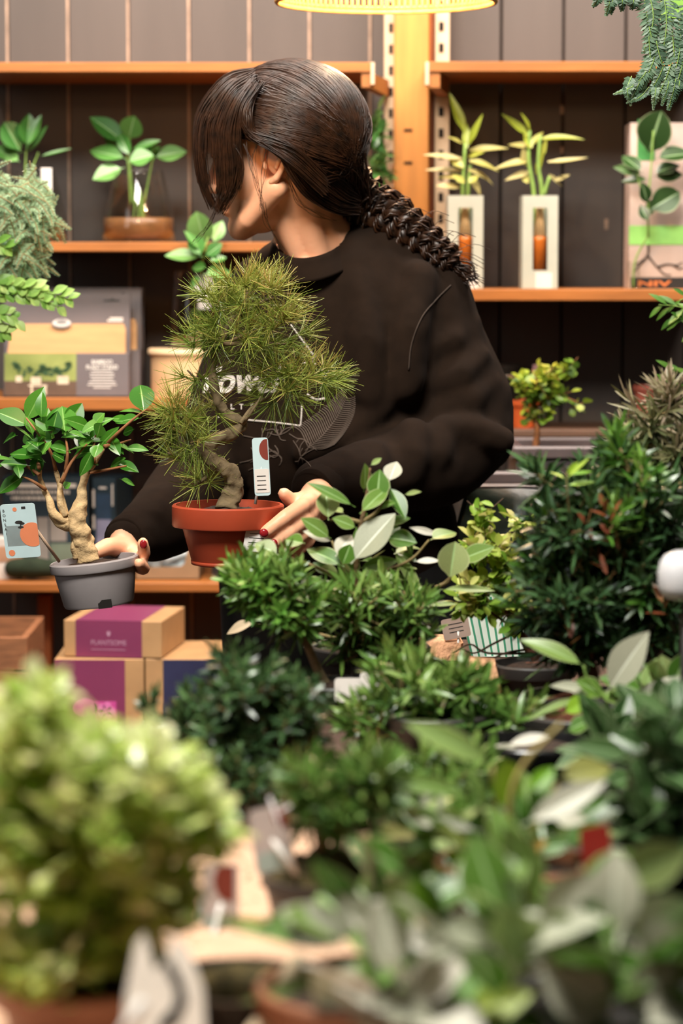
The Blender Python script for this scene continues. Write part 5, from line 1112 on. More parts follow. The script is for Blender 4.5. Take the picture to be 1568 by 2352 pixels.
mb = MB(); O = at(556, 1266, 3.436); X = nrm(A([.98, .25, -.08])); Y_ = nrm(A([.18, .18, 1.])); mb.rect(O, X, Y_, 0, 0, .046, .032, -.0003, .0006)
for i in range(4): mb.rect(O, X, Y_, .006, .006 + i * .006, .034 - .004 * i, .0068 + i * .006, .0004, .0002, 1)
mb.build('price_sticker', [m_white, m_ink], t, smooth=False)

# ------------------------------------------------------------------ ficus in the tilted grey pot
Yg2 = 3.525; tilt = math.radians(-6.5); cg = at(228, 1388, Yg2)
Mg = np.array(Matrix.Rotation(tilt, 4, 'Y')); hg = .0625
t = thing('potted_bonsai', 'broad-leaved bonsai with a knobbly pale trunk in a tilted grey pot, held low', 'bonsai', cg)
pot_mesh((0, 0, 0), .0605, .048, hg, .005, .0145, .0022).xform(Matrix.Translation(Vector(cg)) @ Matrix.Rotation(tilt, 4, 'Y')).build('pot', m_greypot, t, auto=35)
Mt = Matrix.Translation(Vector(cg)) @ Matrix.Rotation(tilt, 4, 'Y')
mb = MB()
for a in (-PI / 2 + .28, -PI / 2 - 2.0, PI / 2): 
    MB().box((.0455 * math.cos(a) - .009, .0468 * math.sin(a) - .0035, -.0005), (.0455 * math.cos(a) + .009, .0468 * math.sin(a) + .0035, .011), Mt).build('drain_slot', m_black, t, smooth=False)
sg = mound((0, 0, hg - .010), .054, .008, 12); sg.xform(Mt); sg.build('soil', m_soil, t)
tm = MB()
def tk(pts, R, sd): rough_trunk(tm, [at(x, y, Yg2 + .004 * math.sin(sd + i)) for i, (x, y) in enumerate(pts)], R, sd, amp=.2, freq=85)
tk([(205, 1290), (198, 1262), (186, 1235), (178, 1205), (180, 1178), (187, 1150), (188, 1120), (196, 1092), (216, 1062), (236, 1030)], [.014, .0135, .0145, .0125, .0115, .008, .0062, .0055, .0045, .0035], 1)
tk([(180, 1182), (160, 1195), (135, 1190), (118, 1172), (113, 1150), (100, 1120), (92, 1100), (90, 1075)], [.008, .0065, .0055, .0052, .0046, .004, .0036, .003], 2)
tk([(176, 1195), (150, 1210), (130, 1196), (118, 1178)], [.009, .0072, .006, .005], 6)
tk([(176, 1282), (172, 1255), (180, 1228)], [.005, .006, .006], 3); tk([(150, 1185), (140, 1160), (139, 1120), (150, 1085)], [.0055, .0045, .0038, .003], 4); tk([(152, 1188), (143, 1150), (135, 1110), (128, 1080)], [.0045, .004, .0034, .0028], 7)
tm.build('trunk', m_bark_pale, t)
cr = Crown(61)
for pts in (((236, 1030), (265, 1000), (300, 968), (336, 940)), ((216, 1062), (214, 1030), (222, 990)), ((90, 1075), (86, 1050), (94, 1010)), ((90, 1090), (60, 1070), (30, 1050)), ((105, 1125), (75, 1105), (52, 1095)), ((150, 1085), (155, 1040), (150, 1000)), ((128, 1080), (112, 1030), (60, 960)), ((140, 1110), (165, 1060), (200, 1020)), ((240, 1025), (270, 1020), (300, 1010)), ((205, 1085), (240, 1080), (290, 1070))): cr.stem_px([(x, y, Yg2 + rng.uniform(-.02, .02)) for x, y in pts], .0028, .0012, 4)
G = Yg2
LG = [(330, 945, 322, 880, 58, G, {'v': .3, 'p': p_round, 'n': (.1, -.95, .2)}), (58, 970, 100, 890, 46, G, {'v': .8}), (70, 980, -10, 940, 62, G, {'v': .3}), (95, 965, 92, 900, 30, G, {'v': .6}), (150, 1000, 142, 930, 62, G, {'v': .7, 'n': (0, -.85, .5)}), (150, 985, 190, 925, 46, G, {'v': .4}), (118, 1005, 130, 945, 40, G, {'v': .2}), (180, 1000, 252, 945, 34, G, {'v': .8}),
      (185, 1010, 230, 970, 40, G, {'v': .5}), (330, 948, 270, 930, 14, G, {'v': .9}), (325, 960, 262, 965, 34, G, {'v': .4}), (300, 990, 338, 985, 0.1, G), (310, 985, 280, 995, 24, G, {'v': .3}), (285, 1030, 338, 1025, 26, G, {'v': .7}), (262, 1060, 316, 1078, 30, G, {'v': .3}), (275, 1100, 312, 1112, 20, G, {'v': .7}), (250, 1000, 272, 1040, 30, G, {'v': .5}), (240, 1015, 205, 990, 34, G, {'v': .4}),
      (225, 1030, 262, 985, 26, G, {'v': .6}), (100, 1040, 60, 1010, 40, G, {'v': .2}), (92, 1050, 20, 1035, 40, G, {'v': .3}), (70, 1070, 0, 1060, 46, G, {'v': .1}), (60, 1090, -5, 1130, 40, G, {'v': .5}), (50, 1075, 10, 1100, 36, G, {'v': .1}), (90, 1030, 110, 980, 36, G, {'v': .3}), (40, 1000, 0, 1010, 34, G, {'v': .2}), (165, 1050, 200, 1030, 34, G, {'v': .2}), (150, 1060, 120, 1040, 36, G, {'v': .1}), (195, 1050, 230, 1065, 26, G, {'v': .3}), (250, 1075, 285, 1050, 26, G, {'v': .5}), (130, 990, 80, 960, 40, G, {'v': .5}), (210, 985, 160, 960, 34, G, {'v': .6}), (300, 970, 250, 950, 24, G, {'v': .6}), (145, 1122, 160, 1108, 20, G, {'v': .9}), (215, 1030, 170, 1000, 40, G + .02, {'v': .1})]
cr.leaf_px(LG, curl=.2); cr.ficus([(90, 1020, G, 70, .04), (170, 1000, G, 70, .04), (40, 1050, G, 50, .03), (230, 1010, G, 50, .03)], 46, .034, .019)
cr.leaf.build('leaves', M_ficus_b, t); cr.twig.build('branches', m_twig_red, t)
def deco_b(mb, O, X, Y):
    w, h = .0465, .0735
    mb.disc(O, X, Y, .0385, h * .42, .0165, .0165, .0006, .0002, 1, clip=(0, 0, w, h)); mb.disc(O, X, Y, .0085, h * .10, .0042, None, .0006, .0002, 1)
    for i, ch in enumerate('BONSAI'): mb.text(ch, O, X, Y, .0042, h * (.885 - i * .085), None, .0052, .0008, 2)
    mb.disc(O, X, Y, .0225, h * .66, .0052, .0022, .0007, .0002, 2, 14); mb.disc(O, X, Y, .0265, h * .635, .0035, .0018, .0007, .0002, 2, 14); mb.disc(O, X, Y, .0245, h * .565, .0038, .0015, .0007, .0002, 2, 14); mb.rect(O, X, Y, .0238, h * .57, .0252, h * .64, .0007, .0002, 2); mb.rect(O, X, Y, .028, h * .90, .0335, h * .945, .0006, .0002, 2); mb.disc(O, X, Y, .019, h * .90, .0028, None, .0006, .0002, 1)
    mb.rect(O, X, Y, .004, h * .22, w - .004, h * .60, .0004, .0001, 3)
o = plant_tag(t, 'plant_tag', at(47, 1219, 3.46), nrm(A([1, 0, .06])), nrm(A([-.10, -.1, 1.])), .0465, .0735, [m_blue_tag, m_coral, m_ink, mat('cream_card', 'd6cfc8', .5)], deco_b, None)
mb = MB(); mb.tube([at(75, 1205, 3.465), at(136, 1290, 3.50)], .0022, 6); child_of(mb.build('stick', mat('pale_stick', 'c4a890', .6), t), o)
# ------------------------------------------------------------------ plant table
m_tabletop = mat('worn_table_wood', 'd8a888', .75, .2, 20, bump=.8, bscale=70, stretch=(1.2, 6, 6), col2='e0b696')
m_cork = mat('cork_speck', '8a5a42', .9, .3, 40)
def tbl(label, x0, x1, y0, y1, n, m, speck=False):
    t = thing('plant_table', label, 'table', ((x0 + x1) / 2, (y0 + y1) / 2, 0)); mb = MB()
    for k in range(n): mb.box((x0, y0 + (y1 - y0) * k / n + .0012, Z_T - .035), (x1, y0 + (y1 - y0) * (k + 1) / n - .0012, Z_T), bev=.002)
    mb.build('tabletop', m, t, smooth=False)
    if speck:
        mb = MB()
        for k in range(240): mb.ell((rng.uniform(-.2, .0), rng.uniform(1.80, 2.45), Z_T), (rng.uniform(.0008, .0035), rng.uniform(.0006, .0012), .0007), None, 8, 4)
        o = mb.build('speckles', m_cork, t); o['kind'] = 'stuff'
    for x in (x0 + .02, x1 - .08):
        for y in (y0 + .02, y1 - .08): MB().box((x, y, 0), (x + .06, y + .06, Z_T - .0355), bev=.003).build('leg', m, t, smooth=False)
m_tableshade = mat('shade_table_wood', '4a3428', .8, .2, 20, bump=.5, bscale=70, stretch=(1.2, 6, 6))  # dark colour stands in for the plants' shade on the rear tables
tbl('worn pale timber table, bare in front of the small mossy tree', -.78, .86, 1.05, 2.56, 5, m_tabletop, True)
tbl('shade-darkened timber table behind the pale one, under the fresh green tree and the ficus', -.075, .88, 2.565, 3.08, 2, m_tableshade)
tbl('shade-darkened timber table end carrying the striped bag', .07, .90, 3.085, 3.44, 1, m_tableshade)
t = thing('shade_tray', 'black tray added as shade under the blurred ficus trees on the pale table', 'tray', (.40, 1.9, Z_T))  # added black sheet stands in for the foliage shade between the pots
mb = MB(); mb.box((.055, 1.30, Z_T + .0002), (.84, 2.54, Z_T + .0042)); mb.build('base', mat('matt_black_shade', '161311', .85, .2), t, smooth=False)
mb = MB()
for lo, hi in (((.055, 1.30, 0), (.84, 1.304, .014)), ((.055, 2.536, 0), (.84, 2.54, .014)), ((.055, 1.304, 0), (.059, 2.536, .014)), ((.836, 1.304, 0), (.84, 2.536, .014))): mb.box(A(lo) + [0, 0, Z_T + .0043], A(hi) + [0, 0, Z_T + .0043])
mb.build('rim', MATS['matt_black_shade'], t, smooth=False)
def plant(name, label, px, Y, cat='bonsai', group=None): return thing(name, label, cat, (at(px, 600, Y)[0], Y, Z_T), group)
def simple_pot(t, px, Y, rt=.06, h=.055, m=None, soil=None, seed=1): return table_pot(t, px, Y, rt, h, m or m_plastic, soil, seed=seed, dz=.0045 if (px > 890 and Y < 2.5) else 0.)

# --- ficus with the big pale leaf, middle of the picture
Y = 2.98; t = plant('ficus_tree', 'tall broad-leaved ficus with one big pale leaf, in front of the folded sleeve', 850, Y)
top = simple_pot(t, 850, Y, .07, .06, seed=2); cr = Crown(71)
LF = [(806, 1295, 905, 1176, 84, Y - .03, {'mi': 1, 'n': (-.35, -.75, .5), 'c': .05}), (760, 1237, 697, 1188, 42, Y, {'v': .6}), (754, 1195, 748, 1124, 54, Y, {'v': .9, 'f': .5, 'n': (.15, -.9, .3)}), (816, 1165, 710, 1101, 30, Y, {'v': .4}), (835, 1130, 845, 1070, 34, Y, {'v': .5}), (865, 1155, 872, 1078, 54, Y - .01, {'v': .3, 'n': (0, -.9, .4)}), (893, 1108, 910, 1056, 44, Y, {'mi': 1, 'v': .5}), (850, 1070, 876, 1050, 14, Y, {'v': .8}),
      (826, 1180, 893, 1112, 42, Y - .02, {'v': .55}), (894, 1116, 932, 1187, 40, Y, {'v': .1, 'n': (.3, -.85, .3)}), (928, 1136, 963, 1127, 14, Y, {'v': .9}), (866, 1167, 900, 1150, 22, Y, {'v': .4}), (820, 1213, 765, 1188, 34, Y, {'v': .6}), (765, 1245, 699, 1216, 36, Y, {'mi': 1, 'v': .3}), (770, 1278, 808, 1225, 44, Y - .01, {'mi': 1, 'v': .8}), (785, 1300, 805, 1250, 46, Y - .02, {'v': .3}), (640, 1275, 585, 1245, 46, Y - .02, {'v': .9}), (700, 1248, 655, 1238, 40, Y, {'v': .5}),
      (790, 1302, 706, 1250, 52, Y, {'v': .2}), (822, 1306, 917, 1283, 36, Y - .02, {'v': .5}), (885, 1235, 953, 1240, 50, Y + .01, {'v': .3}), (900, 1260, 978, 1363, 30, Y, {'v': .8, 'c': .25}), (1033, 1325, 1046, 1245, 74, Y - .02, {'v': 1., 'p': p_round, 'f': .5, 'n': (.1, -.9, .3)}), (1050, 1290, 1130, 1252, 46, Y, {'v': .6}), (988, 1240, 1048, 1213, 48, Y, {'v': .7}), (1010, 1230, 940, 1210, 18, Y, {'mi': 1, 'v': .9}), (950, 1290, 1010, 1285, 18, Y, {'mi': 1, 'v': .9}),
      (1010, 1354, 1140, 1345, 22, Y, {'v': .9}), (925, 1432, 1007, 1444, 22, Y, {'mi': 1, 'v': .9, 'c': .3}), (975, 1390, 1047, 1383, 13, Y, {'v': .9}), (985, 1460, 1028, 1432, 16, Y, {'v': .7}), (585, 1432, 515, 1442, 36, Y, {'mi': 2, 'c': .3, 'v': .8}), (838, 1222, 838, 1180, 40, Y + .02, {'v': .2}), (880, 1205, 940, 1185, 26, Y + .01, {'v': .4}), (870, 1230, 920, 1205, 30, Y + .02, {'v': .2}), (930, 1235, 950, 1275, 22, Y + .02, {'v': .1}), (790, 1180, 760, 1160, 20, Y + .02, {'v': .9}), (1030, 1420, 975, 1385, 12, Y, {'v': .6}), (880, 1310, 925, 1330, 26, Y + .02, {'v': .2}), (820, 1340, 880, 1330, 34, Y + .02, {'v': .2}), (760, 1320, 720, 1290, 34, Y + .03, {'v': .2})]
cr.leaf_px(LF, tilt=None); cr.ficus([(850, 1280, Y + .04, 80, .04), (810, 1330, Y + .03, 60, .04)], 26, .036, .019)
cr.leaf.build('leaves', [M_ficus, M_pale, leafmat('beige_leaf', ['b09a7c', 'c0a890', 'b4a484'], .5, .2)], t)
tk = MB(); rough_trunk(tk, [top - [0, 0, .02], at(845, 1540, Y), at(828, 1440, Y), at(815, 1340, Y), at(825, 1230, Y), at(842, 1140, Y), at(850, 1075, Y)], [.008, .007, .0055, .0042, .003, .0022, .0012], 5, n=10, amp=.08); tk.build('trunk', m_bark, t)
for pts in (((826, 1450), (925, 1432), (978, 1378), (1051, 1310)), ((818, 1345), (883, 1314), (946, 1283), (985, 1240)), ((830, 1200), (870, 1170), (893, 1112)), ((828, 1200), (790, 1190), (758, 1195)), ((818, 1320), (780, 1290), (762, 1242)), ((815, 1350), (720, 1300), (645, 1275)), ((826, 1480), (700, 1450), (585, 1432)), ((1000, 1350), (1030, 1335), (1034, 1320))): cr.stem_px([(a, b, Y) for a, b in pts], .0026, .0011)
cr.twig.build('branches', m_twig, t)

# --- bright podocarpus left of it
Y = 2.84; t = plant('podocarpus_tree', 'fresh green narrow-leaved little tree right below the red pot', 740, Y)
top = simple_pot(t, 775, Y, .05, .04, m_plastic, seed=3); cr = Crown(72); org = at(690, 1450, Y)
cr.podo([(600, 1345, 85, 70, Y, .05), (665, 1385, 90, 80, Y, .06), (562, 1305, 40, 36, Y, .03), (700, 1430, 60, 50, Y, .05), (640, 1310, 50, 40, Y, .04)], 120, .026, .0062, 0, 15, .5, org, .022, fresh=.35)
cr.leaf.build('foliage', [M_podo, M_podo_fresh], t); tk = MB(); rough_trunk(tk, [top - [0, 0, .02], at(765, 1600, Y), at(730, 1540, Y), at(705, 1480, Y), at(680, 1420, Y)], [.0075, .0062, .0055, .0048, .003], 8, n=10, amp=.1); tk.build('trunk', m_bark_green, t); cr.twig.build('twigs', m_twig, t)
def deco_c(mb, O, X, Y):
    mb.text('24,95', O, X, Y, .024, .022, .026, .01, .001, 1)
plant_tag(t, 'price_label', at(800, 1585, Y - .062), (1, 0, 0), (0, .1, 1), .030, .026, [m_white, m_coral], None); plant_tag(t, 'price_label', at(850, 1580, Y - .06), nrm(A([1, 0, -.1])), (0, .1, 1), .022, .032, [m_white], None)
# --- mid podocarpus
Y = 2.90; t = plant('podocarpus_tree', 'loose dark green narrow-leaved tree under the big pale ficus leaf', 900, Y)
top = simple_pot(t, 930, Y, .06, .05, seed=4); cr = Crown(73)
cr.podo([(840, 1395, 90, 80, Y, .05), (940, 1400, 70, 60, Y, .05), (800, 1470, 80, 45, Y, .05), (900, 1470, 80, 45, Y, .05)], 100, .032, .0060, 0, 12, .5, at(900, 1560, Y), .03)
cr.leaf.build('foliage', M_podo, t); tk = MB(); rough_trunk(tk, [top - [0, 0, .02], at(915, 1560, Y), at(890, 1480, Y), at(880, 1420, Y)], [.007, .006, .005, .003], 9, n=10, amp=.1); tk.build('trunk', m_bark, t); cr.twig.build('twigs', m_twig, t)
# --- dark podocarpus on the left
Y = 2.36; t = plant('podocarpus_tree', 'dense dark green narrow-leaved tree behind the bright leafy bush, below the blue labelled box', 560, Y)
top = simple_pot(t, 520, Y, .06, .05, seed=5); cr = Crown(74)
cr.podo([(560, 1590, 110, 80, Y, .06), (640, 1690, 120, 110, Y, .06), (480, 1680, 100, 90, Y, .06), (545, 1780, 120, 90, Y, .06), (420, 1650, 50, 30, Y, .04), (530, 1520, 60, 30, Y, .03), (680, 1620, 70, 70, Y, .05), (520, 1860, 110, 50, Y - .07, .03), (630, 1830, 90, 60, Y - .07, .03), (430, 1760, 60, 60, Y - .02, .04), (520, 1790, 100, 60, Y - .10, .03), (600, 1900, 80, 40, Y - .09, .03)], 470, .019, .0052, 0, 16, .5, None, .018)
cr.podo([(345, 1625, 14, 30, Y, .01)], 5, .02, .005, 0, 14, 1.2, at(370, 1680, Y))
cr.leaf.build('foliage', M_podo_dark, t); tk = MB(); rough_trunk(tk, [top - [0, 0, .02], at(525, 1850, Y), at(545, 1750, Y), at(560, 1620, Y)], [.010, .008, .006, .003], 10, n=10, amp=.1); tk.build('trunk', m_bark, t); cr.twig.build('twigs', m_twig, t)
# --- centre podocarpus
Y = 2.60; t = plant('podocarpus_tree', 'wide narrow-leaved tree with upright shoots, before the striped bag and the bark pieces', 1000, Y)
top = simple_pot(t, 1000, Y, .065, .05, seed=6); cr = Crown(75)
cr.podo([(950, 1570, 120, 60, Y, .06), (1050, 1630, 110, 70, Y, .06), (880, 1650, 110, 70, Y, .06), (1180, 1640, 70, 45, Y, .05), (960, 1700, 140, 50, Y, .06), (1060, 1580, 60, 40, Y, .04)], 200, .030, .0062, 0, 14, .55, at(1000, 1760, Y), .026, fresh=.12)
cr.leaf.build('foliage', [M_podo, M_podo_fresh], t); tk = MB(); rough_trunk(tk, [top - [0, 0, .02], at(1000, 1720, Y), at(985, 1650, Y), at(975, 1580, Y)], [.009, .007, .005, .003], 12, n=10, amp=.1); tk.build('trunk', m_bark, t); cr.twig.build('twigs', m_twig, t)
# --- small podocarpus with the mossy root ball
Y = 1.95; t = plant('podocarpus_tree', 'small narrow-leaved tree on a dark mossy mound beside the grey and maroon tag', 770, Y)
c = A([at(752, 600, Y)[0], Y, Z_T]); MB().lathe([(0, 0), (.038, 0), (.042, .004), (.048, .028), (.051, .030), (.051, .037), (.047, .037), (.044, .028), (0, .026)], c, 48).build('pot', m_plastic, t, auto=40); mound(c + [0, 0, .031], .046, .022, 13, amp=.9).build('moss', m_moss, t)
cr = Crown(76); cr.podo([(760, 1800, 100, 60, Y, .05), (850, 1790, 70, 60, Y, .05), (720, 1850, 70, 40, Y, .04), (800, 1860, 80, 50, Y, .04)], 105, .024, .0055, 0, 15, .6, at(745, 1930, Y), .024)
cr.leaf.build('foliage', M_podo, t); tk = MB(); rough_trunk(tk, [c + [0, 0, .04], at(742, 1960, Y), at(738, 1900, Y), at(760, 1820, Y)], [.0085, .0065, .005, .003], 14, n=12, amp=.15); tk.build('trunk', m_bark, t); cr.twig.build('twigs', m_twig, t)
def deco_d(mb, O, X, Y):
    mb.disc(O, X, Y, .026, .044, .0085, .0125, .0006, .0002, 1, clip=(0, 0, .0295, .0475)); mb.rect(O, X, Y, .002, .001, .028, .016, .0006, .0002, 2, .004)
plant_tag(t, 'plant_tag', at(624, 1928, 1.93), nrm(A([.97, 0, .22])), nrm(A([-.14, .1, 1.])), .0295, .049, [m_grey_tag, m_maroon, m_teal_tag], deco_d, at(683, 2010, 1.915))
mb = MB(); mb.tube([at(618, 1830, 1.92), at(683, 2008, 1.91)], .0014, 6); mb.tube([at(640, 1868, 1.915), at(668, 1852, 1.915)], .0018, 6); mb.build('wire_tie', m_grey_tag, t)
# --- its neighbour's tag standing by the bright bush
def deco_e(mb, O, X, Y):
    mb.disc(O, X, Y, .020, .046, .0125, .0155, .0006, .0002, 1, clip=(0, 0, .0225, .057)); mb.rect(O, X, Y, .001, .001, .0215, .020, .0006, .0002, 2, .003)
t = thing('plant_tag', 'grey tag with a maroon disc standing between the bright bush and the bare table', 'label', at(508, 2160, 1.93))
o = plant_tag(t, 'card', at(508, 2075, 1.93), nrm(A([1, .15, 0])), nrm(A([0, .12, 1.])), .026, .058, [m_grey_tag, m_maroon, m_teal_tag], deco_e, at(480, 2200, 1.90))
mb = MB(); mb.rect(at(443, 2160, 1.95), nrm(A([1, .1, .1])), nrm(A([.2, .1, 1.])), 0, 0, .014, .05, 0, .0008, 0, .003); mb.build('card_back', m_blue_tag, t, smooth=False)

# --- bark chips, striped bag
def chunk(px0, px1, py0, py1, Y, label, seed, dep=.05):
    a, b = at(px0, py1, Y), at(px1, py0, Y); m_ = MB(); z0 = Z_T + .0005; m_.box((a[0], Y, z0), (b[0], Y + dep, max(b[2], z0 + .02)), bev=.004)
    me_v = m_.v[0]; m_.v[0] = A([v + A([.005 * mnoise.noise(Vector(v * 90) + Vector((seed, 0, 0))), 0, .004 * mnoise.noise(Vector(v * 70) + Vector((0, seed, 0))) * (v[2] > z0 + .003)]) for v in me_v])
    tag(m_.build('bark_chunk', mat('pale_cork', 'd8a27c', .85, .22, 60, bump=.8, bscale=120)), label, 'bark')
chunk(1150, 1232, 1530, 1600, 3.05, 'pale chipped bark block on the table just under the striped bag', 1)
chunk(1080, 1150, 1525, 1600, 2.98, 'pale angular bark block to the near side of the chipped one, under the narrow leaves', 2)
chunk(950, 1062, 1470, 1530, 3.22, 'broad rough bark slab at the far edge of the table behind the narrow-leaved tree', 3)
Y = 3.28; m_str = mat('white_paper', 'd4dcd2', .6, .05); m_strg = mat('green_stripe', '3f8a6a', .6, .1)
a, b = at(1040, 1400, Y), at(1188, 1400, Y); zt = at(0, 1372, Y)[2]; tw_, bw = (b[0] - a[0]) * .50, (b[0] - a[0]) * .42; cx = (a[0] + b[0]) / 2 + .005
t = thing('striped_bag', 'white paper bag with thin green stripes at the far table edge beside the hip', 'bag', (cx, Y, Z_T)); mb = MB(); n = 8; fr = lambda u, v: A([cx + u * (bw + (tw_ - bw) * v) + .012 * (1 - v), Y - .004 * math.sin(6 * u), Z_T + .001 + (zt - Z_T) * v])
for i in range(n):
    u0, u1 = -1 + 2 * i / n, -1 + 2 * (i + 1) / n; u2 = u0 + (u1 - u0) * .3
    for (p, q, mi) in ((u0, u2, 1), (u2, u1, 0)):
        F0 = [fr(p, 0), fr(q, 0), fr(q, 1), fr(p, 1)]; mb.add(F0, [(0, 1, 2, 3)], mi); mb.add([v + A([0, .06, 0]) for v in F0], [(3, 2, 1, 0)], mi)
for u in (-1, 1): mb.add([fr(u, 0), fr(u, 0) + A([0, .06, 0]), fr(u, 1) + A([0, .06, 0]), fr(u, 1)], [(0, 1, 2, 3)], 0)
mb.add([fr(-1, 0), fr(1, 0), fr(1, 0) + A([0, .06, 0]), fr(-1, 0) + A([0, .06, 0])], [(0, 1, 2, 3)], 0); mb.build('paper', [m_str, m_strg], t, smooth=False)
c = at(1052, 1450, 3.22); O = c - [.017, 0, .012]; mb = MB(); mb.rect(O, nrm(A([1, 0, .2])), nrm(A([-.2, .1, 1.])), 0, 0, .034, .026, 0, .001, 0, .003)
for i in range(3): mb.rect(O, nrm(A([1, 0, .2])), nrm(A([-.2, .1, 1.])), .008, .008 + .005 * i, .026, .009 + .005 * i, .0011, .0002, 1)
t = thing('plant_tag', 'small greyish brown tag leaning by the striped bag', 'label', at(1045, 1480, 3.22)); mb.build('card', [mat('taupe_card', '9a8478', .5), m_ink], t, smooth=False); MB().tube([c, A([c[0], c[1] + .005, Z_T])], .0015, 6).build('stick', m_white, t)

# --- little-leaved elm
Y = 3.06; t = plant('elm_tree', 'airy small-leaved yellow-green tree with thin bare branches beside the dark sack', 1150, Y)
top = simple_pot(t, 1232, Y - .05, .05, .035, m_plastic, seed=7); cr = Crown(77)
cr.small([(1100, 1255, 60, 40, Y, .04), (1160, 1290, 60, 50, Y, .04), (1090, 1370, 60, 50, Y, .04), (1180, 1390, 70, 60, Y, .05), (1110, 1185, 34, 14, Y, .02), (1210, 1210, 40, 40, Y, .03), (1150, 1330, 50, 30, Y, .03)], 130, .020, .012, 0, p_round, 6, .3, .03)
cr.leaf.build('foliage', M_elm, t); tk = MB(); rough_trunk(tk, [top - [0, 0, .015], at(1238, 1560, Y), at(1225, 1500, Y), at(1190, 1450, Y), at(1160, 1400, Y)], [.018, .013, .008, .004, .0025], 15, n=12, amp=.15); tk.build('trunk', mat('red_brown_bark', '5c3424', .85, .3, 60, bump=.6, bscale=120), t)
for pts in (((1190, 1450), (1120, 1400), (1080, 1350)), ((1160, 1400), (1140, 1320), (1110, 1250), (1090, 1185)), ((1225, 1500), (1120, 1500), (1080, 1480), (1040, 1500)), ((1190, 1450), (1130, 1480), (1090, 1500), (1060, 1490)), ((1160, 1400), (1180, 1300), (1210, 1210)), ((1225, 1490), (1160, 1500), (1120, 1520))): cr.stem_px([(x, y, Y) for x, y in pts], .0016, .0008)
cr.twig.build('branches', mat('dark_twig', '4a3424', .8), t)
# --- big dark podocarpus on the right
Y = 2.78; t = plant('podocarpus_tree', 'largest dark narrow-leaved tree with a few rusty leaves, spreading before the grey troughs', 1340, Y)
top = simple_pot(t, 1350, Y, .07, .035, seed=8, soil=mat('red_soil', '5a2e1c', .95, .4, 120, bump=1., bscale=260)); cr = Crown(78)
cr.podo([(1315, 1200, 95, 95, Y, .07), (1265, 1290, 60, 70, Y, .05), (1420, 1250, 120, 110, Y, .08), (1320, 1370, 150, 90, Y, .08), (1490, 1160, 90, 90, Y, .07), (1490, 1350, 90, 90, Y, .07), (1250, 1095, 40, 45, Y, .03), (1425, 1060, 36, 60, Y, .03), (1350, 1120, 60, 50, Y, .04), (1325, 1400, 60, 55, Y, .06), (1420, 1450, 120, 50, Y, .06), (1530, 1440, 60, 80, Y, .05), (1330, 1480, 120, 50, Y, .05), (1540, 1270, 60, 90, Y, .06)], 430, .032, .0066, 0, 15, .5, at(1350, 1500, Y), .028, fresh=.06)
cr.podo([(1425, 1030, 20, 40, Y - .03, .02), (1480, 1090, 40, 40, Y - .05, .02), (1410, 1180, 30, 30, Y - .07, .02)], 10, .029, .0062, 1, 16, 1., at(1440, 1150, Y), .03)
for (x, y) in ((1360, 1240), (1400, 1200), (1400, 1330), (1310, 1480), (1530, 1410), (1420, 1260)): cr.rosette(at(x, y, Y - .07), A([rng.normal(0, .4), -.3, 1]), 4, .029, .006, .02, 2, spread=(.9, .2))
cr.leaf_px([(1300, 1090, 1322, 1062, 14, Y - .05, {'mi': 3, 'v': .5}), (1300, 1100, 1350, 1050, 12, Y - .05, {'mi': 3, 'v': .7}), (1305, 1090, 1360, 1080, 10, Y - .05, {'mi': 3}), (1298, 1100, 1262, 1080, 12, Y - .05, {'mi': 3, 'v': .9}), (1300, 1115, 1365, 1105, 14, Y - .05, {'mi': 3, 'v': .5})])
cr.stem_px([(1310, 1200, Y - .04), (1303, 1140, Y - .05), (1300, 1085, Y - .05)], .001, .0006)
cr.leaf.build('foliage', [M_podo_dark, M_podo_fresh, M_podo_red, M_lime], t); tk = MB(); rough_trunk(tk, [top - [0, 0, .02], at(1350, 1560, Y), at(1345, 1450, Y), at(1350, 1330, Y), at(1380, 1220, Y)], [.014, .012, .009, .006, .004], 16, n=12, amp=.12); tk.build('trunk', m_bark, t); cr.twig.build('twigs', m_twig, t)
# --- pale narrow-leaved tree at the frame edge
Y = 3.02; t = plant('podocarpus_tree', 'narrow pale-leaved tree rising highest, before the dull pink pot', 1520, Y)
top = simple_pot(t, 1530, Y, .07, .06, seed=9); cr = Crown(79)
cr.podo([(1515, 960, 70, 70, Y, .05), (1470, 1010, 60, 50, Y, .04), (1560, 1030, 60, 60, Y, .05), (1540, 920, 40, 40, Y, .03)], 80, .038, .0044, 0, 16, .3, at(1540, 1150, Y), .03)
cr.leaf.build('foliage', leafmat('pale_narrow_leaf', ['2c3c22', '46522e', '6a6a44', '948a6c', 'b09c88'], .42, .2), t); tk = MB(); rough_trunk(tk, [top - [0, 0, .02], at(1535, 1350, Y), at(1540, 1150, Y), at(1525, 1000, Y)], [.010, .008, .006, .003], 17, n=10, amp=.1); tk.build('trunk', m_bark, t); cr.twig.build('twigs', m_twig, t)
# --- white round pot at the edge
Yw = 2.50; c = at(1575, 1376, Yw); q = mpp(Yw); hw = 112 * q
t = thing('white_ceramic_knob', 'smooth white rounded ceramic knob cut by the frame edge among the dark leaves', 'ornament', c)
MB().lathe([(0, 0), (.018, .0005), (.024, .004), (.0272, .012), (.0275, .026), (.0255, .036), (.021, .0425), (.012, .0465), (0, .0475)], c, 48).build('bowl', mat('white_glaze', 'c8c6c8', .25, .03), t)
MB().tube([(c[0], c[1], Z_T), (c[0], c[1], c[2] + .001)], .005, 10).build('stand', m_plastic, t)

